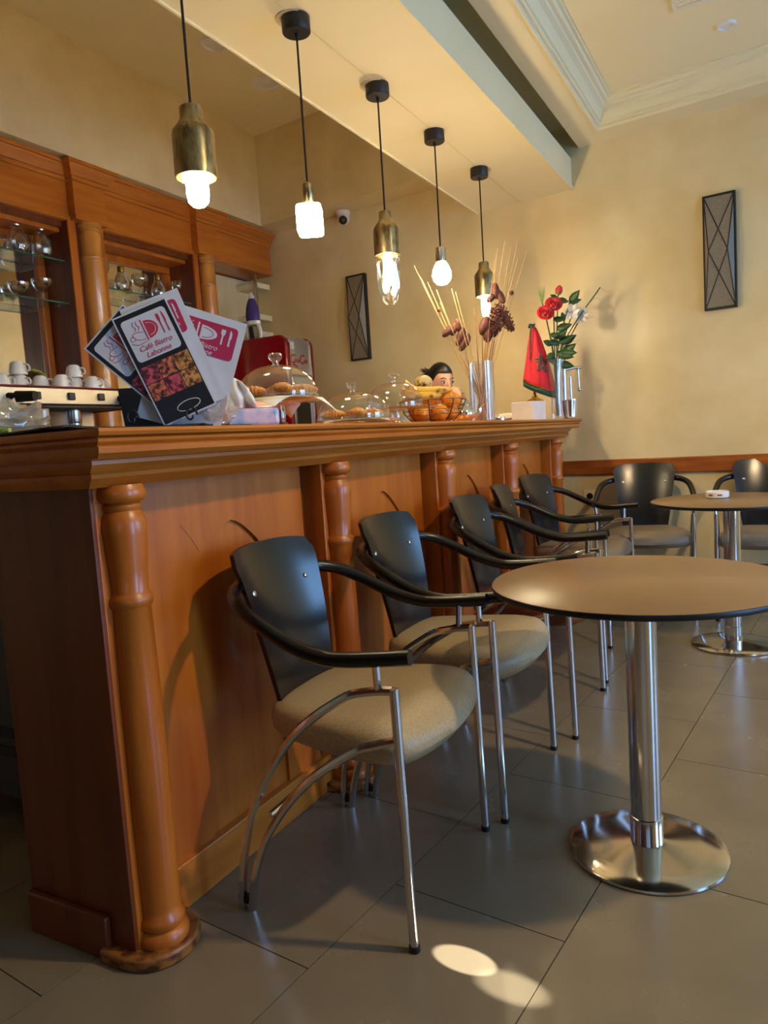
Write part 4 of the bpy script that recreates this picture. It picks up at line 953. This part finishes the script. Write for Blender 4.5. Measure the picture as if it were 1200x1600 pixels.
spots = [(-0.085, 0.0, 0.050), (-0.015, -0.080, 0.052), (0.062, -0.055, 0.050), (0.075, 0.030, 0.052), (-0.01, 0.05, 0.045), (-0.075, -0.058, 0.112), (0.005, -0.060, 0.118), (0.085, -0.01, 0.112), (0.07, 0.075, 0.108), (-0.02, 0.035, 0.125)]
names_ = ['orange low at the left of the basket', 'orange low at the front of the basket', 'orange low at the right front of the basket', 'orange low at the right rear of the basket', 'orange buried in the middle of the basket', 'orange on the left of the top layer, beside the dome', 'orange at the front of the top layer in the basket', 'orange at the right of the top layer, beside the teapot', 'orange at the rear right of the top layer', 'orange in the middle of the top layer under the bananas']
for p, nme in zip(spots, names_): fruit('orange', 'orange', B0+Vector(p), 0.037, nme, 'orange', 'oranges in the wire basket')
fruit('mango', 'mango', B0+Vector((-0.035, -0.01, 0.192)), 0.038, 'spotted yellow-green mango on top of the fruit', 'mango', None, (1.15, 1, 0.92))
def banana(pts, label):
    q = cr(pts, 5); n = len(q); rad = [0.006+0.0135*min(1, math.sin(PI*min(max(i/(n-1), 0.04), 0.97))*1.6) for i in range(n)]
    o = MB().tube(q, rad, 8).build('banana', 'banana', angle=60); o.location = B0
    return tag(o, label, 'banana', 'bananas on the fruit basket')
banana([(-0.115, -0.03, 0.205), (-0.085, -0.06, 0.172), (-0.02, -0.082, 0.152), (0.05, -0.065, 0.148), (0.11, -0.02, 0.150)], 'browning banana lying across the front of the oranges')
banana([(-0.12, -0.02, 0.185), (-0.10, -0.075, 0.150), (-0.035, -0.10, 0.130), (0.03, -0.09, 0.126), (0.07, -0.06, 0.128)], 'darker lower banana under the first banana')
# teapot
tp = thing('teapot', 'small silver moroccan teapot with pointed lid', 'teapot', (-1.42, 3.555, BZ), math.radians(30))
MB().lathe([(0.036, 0), (0.040, 0.004), (0.034, 0.012), (0.046, 0.022), (0.056, 0.045), (0.052, 0.068), (0.038, 0.086), (0.032, 0.094), (0.036, 0.098)], n=28).build('body', 'silver', tp)
MB().lathe([(0.036, 0.098), (0.034, 0.104), (0.024, 0.116), (0.012, 0.128), (0.006, 0.134), (0.009, 0.140), (0.006, 0.146), (0.004, 0.150), (0.0065, 0.156), (0.001, 0.164)], n=20).build('lid', 'silver', tp)
MB().tube(cr([(0.045, 0, 0.035), (0.075, 0, 0.05), (0.085, 0, 0.08), (0.105, 0, 0.095)], 4), [0.014, 0.013, 0.012, 0.011, 0.010, 0.0095, 0.009, 0.008, 0.0075, 0.007, 0.0065, 0.006, 0.006], 8).build('spout', 'silver', tp)
MB().tube(cr([(-0.048, 0, 0.075), (-0.085, 0, 0.085), (-0.09, 0, 0.045), (-0.05, 0, 0.03)], 4), 0.005, 8).build('handle', 'silver', tp)
# glass vase with dried stems
V0 = Vector((-1.42, 3.83, BZ))
vs_ = thing('glass_vase', 'tall clear cylinder vase holding dried stems', 'vase', V0)
MB().lathe([(0.001, 0.0), (0.066, 0.0), (0.068, 0.004), (0.069, 0.33), (0.066, 0.33), (0.065, 0.014), (0.001, 0.012)], n=36).build('wall', 'glass_vase', vs_, angle=60)
db = thing('dried_bouquet', 'dried stems with seed pods and a cone in the tall vase', 'dried flowers', V0)
rnd = random.Random(11)
RIGHT = Vector((0.88, 0.47, 0)); DEEP = Vector((-0.47, 0.88, 0))
def stem(dx, dz, depth=0.0, r=0.0028, mt='dried_stem', base=None, bend=0.0, name='stem'):
    b = base if base is not None else RIGHT*rnd.uniform(-0.02, 0.02)+DEEP*rnd.uniform(-0.02, 0.02)
    e = RIGHT*dx+DEEP*depth+Vector((0, 0, dz)); mid = b.lerp(e, 0.5)+RIGHT*bend
    q = cr([b+Vector((0, 0, 0.016)), mid, e], 4); n = len(q)
    return MB().tube(q, [r*(1-0.6*i/(n-1)) for i in range(n)], 5).build(name, mt, db)
for dx, dz in ((-0.30, 0.80), (-0.26, 0.78), (-0.33, 0.86), (-0.22, 0.72), (-0.20, 0.66), (-0.14, 0.72), (-0.12, 0.70), (-0.10, 0.50)):
    stem(dx, dz, rnd.uniform(-0.05, 0.05), 0.003, 'dried_grass' if dz > 0.65 else 'dried_stem', RIGHT*rnd.uniform(0.01, 0.045))
for dx, dz in ((0.02, 0.48), (0.04, 0.50), (0.05, 0.46), (0.07, 0.52), (0.09, 0.54), (0.06, 0.56), (-0.02, 0.62), (0.08, 0.44)):
    stem(dx, dz, rnd.uniform(-0.03, 0.03), 0.005, 'dried_stem', RIGHT*rnd.uniform(-0.04, 0.0))
for dx, dz in ((0.12, 0.92), (0.16, 0.95), (0.20, 0.93), (0.24, 0.97), (0.10, 0.86), (0.22, 0.85), (0.28, 0.90), (0.18, 0.80)):
    stem(dx, dz, rnd.uniform(-0.05, 0.05), 0.0026, 'dried_grass', RIGHT*rnd.uniform(-0.03, 0.0), -0.01)
for dx, dz in ((-0.06, 0.30), (-0.08, 0.36), (-0.09, 0.34), (-0.05, 0.40)): stem(dx, dz, 0, 0.004, 'dried_stem', RIGHT*0.035)
def pod(dx, dz, s, ang, mt='dried_dark', name='seed_pod', k=2.2):
    T = Matrix.Translation(RIGHT*dx+Vector((0, 0, dz))) @ Matrix.Rotation(ang, 4, Vector((-DEEP.x, -DEEP.y, 0)))
    return MB(T).sphere((0, 0, 0), s, 12, 8, 1, 1, k).build(name, mt, db)
pod(-0.165, 0.505, 0.020, A(-50)); pod(-0.135, 0.515, 0.018, A(-20)); pod(-0.10, 0.47, 0.024, A(-25)); pod(-0.085, 0.435, 0.022, A(-30)); pod(-0.11, 0.53, 0.018, A(10)); pod(-0.065, 0.45, 0.017, A(-15))
pod(0.10, 0.70, 0.022, A(4), k=2.0); pod(0.125, 0.67, 0.020, A(25)); pod(0.075, 0.665, 0.018, A(-50), k=1.8); pod(0.03, 0.52, 0.028, A(-20), k=1.9); pod(0.045, 0.47, 0.026, A(-5), k=1.6)
pod(-0.21, 0.62, 0.011, 0, k=1.2); pod(0.185, 0.685, 0.013, 0, k=1.1)
def cone(dx, dz, L, R_, ang):
    T = Matrix.Translation(RIGHT*dx+Vector((0, 0, dz))) @ Matrix.Rotation(ang, 4, Vector((-DEEP.x, -DEEP.y, 0)))
    m = MB(T); m.sphere((0, 0, 0), R_*0.75, 10, 8, 1, 1, L/R_/1.6)
    for k in range(60):
        z = -L/2+L*k/60; rr2 = R_*math.sqrt(max(0.05, 1-(2*z/L)**2)); a = k*2.4
        c = Vector((rr2*math.cos(a)*0.9, rr2*math.sin(a)*0.9, z)); o_ = Vector((math.cos(a), math.sin(a), 0.6))*0.013; sd = Vector((-math.sin(a), math.cos(a), 0))*0.009
        m.add([tuple(c-sd), tuple(c+sd), tuple(c+o_), tuple(c+Vector((0, 0, 0.010)))], [(0, 1, 2), (1, 3, 2), (3, 0, 2), (0, 3, 1)])
    return m.build('pine_cone', 'dried_dark', db, smooth=False)
cone(0.095, 0.545, 0.13, 0.035, A(8)); cone(0.145, 0.555, 0.17, 0.030, A(26)); cone(0.075, 0.50, 0.09, 0.032, A(0))
# small lidded steel dish and white saucer
ds = thing('metal_dish', 'small round steel dish on the bar beside the white box', 'dish', (-1.42, 4.10, BZ))
MB().lathe([(0.030, 0), (0.034, 0.004), (0.034, 0.028), (0.031, 0.030), (0.030, 0.008), (0.001, 0.006)], n=24).build('bowl', 'steel', ds)
sa = thing('saucer', 'white saucer leaning behind the white box', 'saucer', (-1.50, 4.42, BZ))
MB(Matrix.Rotation(math.radians(12), 4, 'X')).lathe([(0.03, 0.0), (0.06, 0.012), (0.085, 0.026), (0.083, 0.030), (0.055, 0.017), (0.001, 0.008)], n=32).build('dish', 'white_gloss', sa).location = (0, 0, 0.016)
# white box
wb = thing('napkin_box', 'white cube-shaped box on the bar in front of the flag', 'box', (-1.345, 4.42, BZ), math.radians(-14))
MB().box(-0.075, 0.075, -0.075, 0.075, 0, 0.118).build('body', 'white_matte', wb, bevel=0.003)
MB().box(-0.05, 0.05, -0.05, 0.05, 0.118, 0.1195).build('top_slot', 'black_plastic', wb, smooth=False)
# flag
F0 = Vector((-1.362, 4.62, BZ))
fl = thing('table_flag', 'small red table flag with green star on a gold base', 'flag', F0)
MB().lathe([(0.052, 0), (0.055, 0.01), (0.05, 0.03), (0.022, 0.05), (0.018, 0.08), (0.028, 0.09), (0.022, 0.105), (0.055, 0.118), (0.058, 0.126), (0.05, 0.134), (0.026, 0.146), (0.010, 0.165), (0.006, 0.19)], n=28).build('base', 'gold', fl)
MB().cyl((0, 0, 0.18), (-0.005, 0.0, 0.60), 0.004, 8).build('pole', 'gold', fl)
mb = MB(); nu, nv = 12, 16; vs = []; fs = []
def flagpt(u, v):       # u 0..1 across, v 0..1 down
    w = 0.035+0.135*v**0.85; x = -0.035*v+ (u-0.22)*w + 0.045*v*u
    z = 0.588-0.36*v-0.12*u*v*v*(1.0-0.5*u)+0.03*v*(1-u)
    d = 0.020*math.sin(u*7+1.0)*(0.3+v*0.7)
    return RIGHT*x+DEEP*(-0.03*v+d)+Vector((0, 0, z))
for j in range(nv+1):
    for i in range(nu+1): vs.append(tuple(flagpt(i/nu, j/nv)))
for j in range(nv):
    for i in range(nu): a = j*(nu+1)+i; fs.append((a, a+1, a+nu+2, a+nu+1))
mb.add(vs, fs); fo = mb.build('cloth', 'flag_red', fl, angle=180); s = fo.modifiers.new('s', 'SOLIDIFY'); s.thickness = 0.002; s.offset = 0
mb = MB(); vs = []; fs = []
for i in range(nu+1):
    p = flagpt(i/nu, 1.0); vs += [tuple(p+Vector((0, 0, 0.004))-DEEP*0.003), tuple(p+Vector((0, 0, -0.034))-DEEP*0.003)]
for i in range(nu): fs.append((2*i, 2*i+2, 2*i+3, 2*i+1))
mb.add(vs, fs); fo = mb.build('fringe', 'flag_green', fl, angle=180); s = fo.modifiers.new('s', 'SOLIDIFY'); s.thickness = 0.003; s.offset = 0
mb = MB(); q = [flagpt(i/nu, 1.0)+Vector((0, 0, 0.005))-DEEP*0.005 for i in range(nu+1)]; mb.tube(q, 0.004, 6).build('gold_braid', 'gold', fl)
star = [flagpt(0.60+0.30*math.sin(2*PI*2*k/5), 0.60-0.17*math.cos(2*PI*2*k/5))-DEEP*0.006 for k in range(5)]
sp = []
for k in range(5):
    a_, b_ = 2*PI*2*k/5, 2*PI*2*(k+1)/5
    for t in range(6):
        f = t/6; u = (0.60+0.30*math.sin(a_))*(1-f)+(0.60+0.30*math.sin(b_))*f; v = (0.60-0.17*math.cos(a_))*(1-f)+(0.60-0.17*math.cos(b_))*f
        sp.append(flagpt(u, v)-DEEP*0.003)
MB().tube(sp, 0.0042, 5, closed=True).build('star', 'star_green', fl)
mb = MB()
for k in range(26):
    a = k*2.4; d = Vector((math.cos(a)*0.022, math.sin(a)*0.022, 0.012*math.sin(k))); mb.cyl((0, 0, 0.60), tuple(Vector((0, 0, 0.596))+d), 0.006, 5, 0.003)
mb.build('tassel', 'flag_green', fl)
mb = MB(); mb.tube([tuple(RIGHT*(-0.012-0.012*t/12+0.003*math.sin(t*2))+DEEP*(-0.02)+Vector((0, 0, 0.585-0.20*t/12))) for t in range(13)], 0.004, 6).build('cord', 'flag_green', fl)
# vase of roses
R0 = Vector((-1.235, 4.66, BZ))
rv = thing('flower_vase', 'slim clear glass vase holding artificial roses', 'vase', R0)
MB().lathe([(0.001, 0), (0.042, 0), (0.045, 0.006), (0.038, 0.05), (0.034, 0.12), (0.038, 0.24), (0.056, 0.375), (0.054, 0.375), (0.036, 0.24), (0.031, 0.12), (0.034, 0.05), (0.001, 0.02)], n=32).build('wall', 'glass_vase', rv, angle=60)
def leafm(mb, base, d, L, w, nrm=None):
    d = Vector(d).normalized(); sd = d.cross(Vector((0.3, -0.9, 0.3))).normalized(); up = sd.cross(d)
    c = Vector(base); n = 4; vs = []
    for i in range(n+1):
        t = i/n; ww = w*math.sin(PI*(0.08+0.92*t)**0.8)*(1 if t < 1 else 0.05)
        p = c+d*L*t+up*(0.2*L*t*t); vs += [tuple(p-sd*ww*0.5), tuple(p+up*0.004), tuple(p+sd*ww*0.5)]
    fs = []
    for i in range(n):
        a = 3*i; fs += [(a, a+1, a+4, a+3), (a+1, a+2, a+5, a+4)]
    mb.add(vs, fs)
def flower(name, label, cat, dx, dz, kind, base_dx=0.0, depth=0.0, group=None, lv=()):
    t = thing(name, label, cat, R0, 0, group)
    b = RIGHT*base_dx+Vector((0, 0, 0.025)); e = RIGHT*dx+DEEP*depth+Vector((0, 0, dz)); mid = RIGHT*(base_dx*0.7+dx*0.15)+DEEP*depth*0.3+Vector((0, 0, dz*0.55))
    q = cr([b, mid, e], 6); MB().tube(q, 0.0036, 6).build('stem', 'leaf', t)
    if kind == 'rose':
        fdir = Vector((0.35, -0.8, 0.45)).normalized(); T = Matrix.Translation(e+fdir*0.012) @ fdir.to_track_quat('Z', 'Y').to_matrix().to_4x4()
        for k, (r0, r1, h, n) in enumerate(((0.004, 0.008, 0.034, 3), (0.007, 0.014, 0.034, 3), (0.011, 0.021, 0.033, 4), (0.015, 0.029, 0.030, 5), (0.019, 0.038, 0.025, 5), (0.022, 0.047, 0.016, 6))):
            for j in range(n):
                a0 = 2*PI*j/n+k*0.7; span = 2*PI/n*1.35; vs = []; fs = []
                for s_ in range(7):
                    a = a0+span*(s_/6-0.5); edge = 1-0.18*(abs(s_/6-0.5)*2)**2
                    for v_ in range(4):
                        f = v_/3; r = r0+(r1-r0)*f**1.3; vs.append((1.15*r*math.cos(a), 1.15*r*math.sin(a), -0.012+1.1*h*f*edge))
                for s_ in range(6):
                    for v_ in range(3): i0 = s_*4+v_; fs.append((i0, i0+1, i0+5, i0+4))
                o = MB(T).add(vs, fs).build('petal', 'rose_red', t, angle=180); sd = o.modifiers.new('s', 'SOLIDIFY'); sd.thickness = 0.0012
    elif kind == 'bud':
        T = Matrix.Translation(e) @ Matrix.Rotation(0.3, 4, 'Y')
        MB(T).lathe([(0.006, -0.01), (0.020, 0.0), (0.024, 0.016), (0.017, 0.036), (0.006, 0.046), (0.001, 0.047)], n=16).build('bud', 'rose_red', t)
        mb = MB(T)
        for k in range(5): a = 2*PI*k/5; leafm(mb, (0.008*math.cos(a), 0.008*math.sin(a), -0.012), (math.cos(a)*0.6, math.sin(a)*0.6, 1), 0.035, 0.014)
        mb.build('sepal', 'leaf_light', t)
    elif kind == 'white':
        for k in range(6):
            a = 2*PI*k/6; mb = MB(Matrix.Translation(e)); leafm(mb, (0, 0, 0), (math.cos(a)*0.9, -0.25, math.sin(a)*0.9), 0.060, 0.042)
            o = mb.build('petal', 'white_matte', t, angle=180); sd = o.modifiers.new('s', 'SOLIDIFY'); sd.thickness = 0.0012
    elif kind == 'grass':
        mb = MB()
        for k in range(40):
            a = k*2.4; f = k/40; p = e+Vector((0, 0, -0.02+0.03*f)); mb.cyl(tuple(p), tuple(p+Vector((math.cos(a)*0.022, math.sin(a)*0.022, 0.055+0.03*f))), 0.0014, 4, 0.0006)
        mb.build('plume', 'leaf_light', t)
    elif kind == 'twig':
        for k in range(6):
            f = 0.55+0.09*k; p = q[int(f*(len(q)-1))]; mb = MB(); mb.tube([p, p+RIGHT*0.04+Vector((0, 0, 0.03*((-1)**k))), p+RIGHT*0.07+Vector((0, 0, 0.02*((-1)**k)))], 0.0012, 4); mb.build('twig', 'dried_grass', t)
    mb = None
    for (f, ddx, ddz, L) in lv:
        p = q[int(f*(len(q)-1))]; mb = MB(); leafm(mb, p, RIGHT*ddx+Vector((0, 0, ddz))-DEEP*0.3, L*1.2, L*0.72); o = mb.build('leaf', 'leaf', t, angle=180)
        sd = o.modifiers.new('s', 'SOLIDIFY'); sd.thickness = 0.001
    return t
G = 'artificial flowers in the slim vase'
flower('rose', 'open red rose, lower left of the two in the slim vase', 'rose', -0.055, 0.655, 'rose', 0.01, -0.03, G, [(0.72, -1, 0.2, 0.06), (0.8, 1, -0.2, 0.05), (0.6, -0.8, -0.6, 0.06)])
flower('rose', 'open red rose, upper right of the two in the slim vase', 'rose', 0.005, 0.71, 'rose', 0.0, 0.0, G, [(0.7, 1, 0.3, 0.07), (0.85, 0.9, -0.3, 0.06), (0.93, -1, 0.4, 0.05)])
flower('rosebud', 'closed red rosebud at the top of the slim vase bouquet', 'rosebud', 0.04, 0.785, 'bud', 0.012, 0.01, G, [(0.95, -1, 0.4, 0.055), (0.94, 1, -0.5, 0.06), (0.72, 1, 0.1, 0.08)])
flower('white_flower', 'white flower at the right of the roses, nearer the stem', 'flower', 0.125, 0.66, 'white', 0.0, 0.0, G, [(0.6, 1, -0.2, 0.09), (0.7, 1, 0.4, 0.08), (0.55, -1, 0.1, 0.07)])
flower('white_flower', 'white flower farthest right in the slim vase bouquet', 'flower', 0.185, 0.64, 'white', 0.0, 0.02, G, [(0.55, 1, -0.4, 0.08), (0.65, 0.8, 0.5, 0.09)])
flower('leafy_branch', 'green leafy branch above the white flowers', 'branch', 0.12, 0.76, 'none', 0.0, 0.0, G, [(0.97, 0.7, 0.7, 0.075), (0.95, 1, 0.0, 0.06), (0.8, -0.4, 0.8, 0.05), (0.62, -1, -0.1, 0.07), (0.58, 1, -0.5, 0.09), (0.66, 1, 0.2, 0.08)])
flower('grass_plume', 'pale green grass plume standing left of the roses', 'grass', -0.065, 0.74, 'grass', 0.0, 0.0, G)
flower('dry_twig', 'thin beige twig reaching right over the white flowers', 'twig', 0.30, 0.80, 'twig', 0.0, 0.0, G)
# manual juice press
J0 = Vector((-1.183, 4.775, BZ))
jp = thing('lever_press', 'chrome lever juice press at the far end of the bar', 'juice press', J0)
MB().lathe([(0.048, 0), (0.050, 0.006), (0.046, 0.012), (0.046, 0.02), (0.056, 0.115), (0.059, 0.117), (0.059, 0.124), (0.055, 0.124), (0.052, 0.113), (0.001, 0.03)], n=32).build('cup', 'chrome', jp)
MB().cyl(tuple(RIGHT*-0.03+Vector((0, 0, 0.10))), tuple(RIGHT*-0.028+Vector((0, 0, 0.375))), 0.014, 14).build('post', 'chrome', jp)
MB().sphere(tuple(RIGHT*-0.028+Vector((0, 0, 0.385))), 0.021, 14, 8).build('post_cap', 'silver', jp)
MB().cyl(tuple(RIGHT*0.012+Vector((0, 0, 0.12))), tuple(RIGHT*0.010+Vector((0, 0, 0.27))), 0.009, 12).build('plunger_rod', 'chrome', jp)
MB().tube([tuple(RIGHT*-0.03+Vector((0, 0, 0.315))), tuple(RIGHT*0.04+Vector((0, 0, 0.325))), tuple(RIGHT*0.085+Vector((0, 0, 0.322)))], [0.013, 0.011, 0.010], 10).build('arm', 'silver', jp)
MB().cyl(tuple(RIGHT*0.062+Vector((0, 0, 0.32))), tuple(RIGHT*0.066+Vector((0, 0, 0.19))), 0.006, 10).build('lever', 'silver', jp)
MB().sphere(tuple(RIGHT*0.066+Vector((0, 0, 0.185))), 0.013, 12, 8).build('lever_knob', 'silver', jp)

# ------------------------------------------------------------------ the person behind the bar
pr = thing('person', 'person with dark tied-back hair leaning on the bar behind the fruit', 'person', (-1.95, 4.40, 0))
HC = Vector((0.05, -0.03, 1.464)); face = A(-32)
HT = Matrix.Translation(HC) @ Matrix.Rotation(face, 4, 'Z') @ Matrix.Rotation(A(10), 4, 'Y')   # local +x is the face direction
mb = MB()
def headpt(v):
    x, y, z = v
    if z < 0: x = x*(1-0.10*(-z/0.115))+0.012*(-z/0.115); y *= (1-0.30*(-z/0.115)**1.5)
    return (x, y, z)
hs = MB(); hs.sphere((0, 0, 0), 1.0, 28, 20); hs.v = [tuple(HT @ Vector(headpt((x*0.096, y*0.074, z*0.115)))) for x, y, z in hs.v]
mb.add(hs.v, hs.f)
nz = MB(HT); nz.tube([(0.088, 0, 0.022), (0.102, 0, -0.004), (0.112, 0, -0.026), (0.096, 0, -0.036)], [0.007, 0.010, 0.013, 0.010], 8); mb.add(nz.v, nz.f)
ch = MB(HT); ch.sphere((0.078, 0, -0.090), 0.024, 12, 8); mb.add(ch.v, ch.f)
for s in (-1, 1):
    ea = MB(HT); ea.sphere((-0.005, 0.074*s, -0.012), 0.022, 10, 8, 0.8, 0.35, 1.25); mb.add(ea.v, ea.f)
nk = [tuple(HT @ Vector((-0.02, 0, -0.07))), (0.0, 0.0, 1.34), (-0.06, 0.02, 1.26)]
mb.tube(nk, [0.050, 0.052, 0.062], 14)
# torso core and arms
mb.tube([(-0.06, 0.02, 1.28), (-0.10, 0.03, 1.18), (-0.16, 0.04, 1.0), (-0.17, 0.04, 0.85)], [0.09, 0.15, 0.14, 0.13], 16)
def arm(sh, el, wr, hand_dir, side):
    mb.tube(cr([sh, Vector(sh).lerp(Vector(el), 0.5), el], 4), [0.048, 0.047, 0.046, 0.045, 0.044, 0.043, 0.042, 0.041, 0.040], 12)
    mb.tube(cr([el, Vector(el).lerp(Vector(wr), 0.4), wr], 4), [0.040, 0.040, 0.039, 0.037, 0.035, 0.032, 0.029, 0.027, 0.025], 12)
    hd_ = Vector(hand_dir).normalized(); sdv = hd_.cross(Vector((0, 0, 1))).normalized(); w = Vector(wr)
    pc = w+hd_*0.045; mb.tube([w, w+hd_*0.03, w+hd_*0.085], [0.024, 0.033, 0.030], 10, flat=0.5)
    for k in range(4):
        b = w+hd_*0.08+sdv*(-0.027+0.018*k); L = (0.058, 0.068, 0.064, 0.05)[k]
        mb.tube([b, b+hd_*L*0.5+Vector((0, 0, -0.006)), b+hd_*L*0.85+Vector((0, 0, -0.02))], [0.0095, 0.009, 0.0075], 8)
    b = w+hd_*0.03-sdv*0.03*side; mb.tube([b, b-sdv*0.02*side+hd_*0.025, b-sdv*0.024*side+hd_*0.055], [0.012, 0.011, 0.009], 8)
arm((-0.05, -0.15, 1.25), (0.30, -0.42, BZ+0.048), (0.235, -0.20, BZ+0.175), (-0.35, 0.5, 0.45), 1)
arm((-0.08, 0.19, 1.25), (0.26, 0.15, BZ+0.045), (0.30, -0.12, BZ+0.040), (0.15, -1, 0.0), -1)
body = mb.build('body', 'skin', pr, angle=180)
rm = body.modifiers.new('remesh', 'REMESH'); rm.mode = 'VOXEL'; rm.voxel_size = 0.0065; rm.use_smooth_shade = True
smd = body.modifiers.new('smooth', 'SMOOTH'); smd.factor = 0.5; smd.iterations = 3
# hair
hr = MB()
cap_ = MB(); cap_.sphere((0, 0, 0), 1.0, 56, 40); vv = []
for x, y, z in cap_.v:
    px, py, pz = headpt((x*0.096, y*0.074, z*0.115))
    q_ = min(1.0, max(0.0, (px+0.012)/0.070)); line = -0.065+0.122*q_*q_*(3-2*q_)
    d = pz-line                                   # height over the hairline
    k = 0.93+0.17*min(1, max(0, d/0.022+0.35))+0.006*math.sin(38*py*10+px*40)
    vv.append(tuple(HT @ Vector((px*k-0.002, py*k, pz*k))))
hr.add(vv, cap_.f)
ho = hr.build('hair', 'hair', pr, angle=180)
bn = MB(HT); bn.sphere((-0.120, 0, 0.045), 0.034, 14, 10, 1.1, 1, 0.9)
for k in range(22):
    a = k*2.39; b = Vector((-0.125, 0, 0.045)); d = Vector((-0.060-0.022*math.sin(k), 0.034*math.cos(a), 0.042*math.sin(a))); bn.tube([b, b+d*0.6, b+d+Vector((0, 0, -0.006))], [0.006, 0.004, 0.0015], 5)
bn.build('hair_bun', 'hair', pr, angle=80)
for s in (-1, 1):
    ey = MB(HT); ey.sphere((0.0858, 0.031*s, 0.006), 0.0092, 14, 10, 1, 1.35, 0.62); eo = ey.build('eye', 'eye_white', pr)
    ir = MB(HT); ir.sphere((0.0905, 0.032*s, 0.0055), 0.0062, 12, 8); ir.build('iris', 'hair', eo)
    ld = MB(HT); ld.tube([(0.086, 0.016*s, 0.009), (0.0945, 0.032*s, 0.0155), (0.083, 0.050*s, 0.010)], [0.0016, 0.0024, 0.0016], 6); ld.build('eyelash', 'hair', eo)
    bw = MB(HT); bw.tube(cr([(0.092, 0.014*s, 0.026), (0.091, 0.032*s, 0.034), (0.074, 0.054*s, 0.028)], 4), [0.0022]*4+[0.0032]*3+[0.0018]*2, 6); bw.build('eyebrow', 'hair', pr)
MB(HT).tube(cr([(0.088, -0.024, -0.056), (0.097, 0.0, -0.054), (0.088, 0.024, -0.056)], 4), [0.003, 0.005, 0.006, 0.0065, 0.007, 0.0065, 0.006, 0.005, 0.003], 6).build('mouth', 'rose_red', pr)
sh = MB(); sh.tube([(-0.035, 0.01, 1.315), (-0.06, 0.02, 1.275), (-0.10, 0.03, 1.18), (-0.16, 0.04, 1.0), (-0.17, 0.04, 0.80)], [0.075, 0.13, 0.185, 0.175, 0.17], 18)
for a_, b_ in (((-0.05, -0.13, 1.24), (0.16, -0.31, 1.225)), ((-0.08, 0.17, 1.24), (0.12, 0.165, 1.225))): sh.tube([a_, b_], [0.072, 0.058], 12)
so = sh.build('shirt', 'shirt_white', pr, angle=180)
rm = so.modifiers.new('remesh', 'REMESH'); rm.mode = 'VOXEL'; rm.voxel_size = 0.012; rm.use_smooth_shade = True
tr = MB(); tr.tube([(-0.17, 0.04, 0.85), (-0.15, 0.04, 0.78)], [0.175, 0.17], 14)
for s in (-1, 1): tr.tube([(-0.15, 0.04+0.09*s, 0.82), (-0.13, 0.04+0.10*s, 0.45), (-0.14, 0.04+0.10*s, 0.03)], [0.095, 0.07, 0.055], 12).tube([(-0.16, 0.04+0.10*s, 0.035), (0.05, 0.04+0.11*s, 0.03)], [0.045, 0.035], 10)
to = tr.build('trousers', 'shirt', pr, angle=180)
bpy.context.view_layer.update()
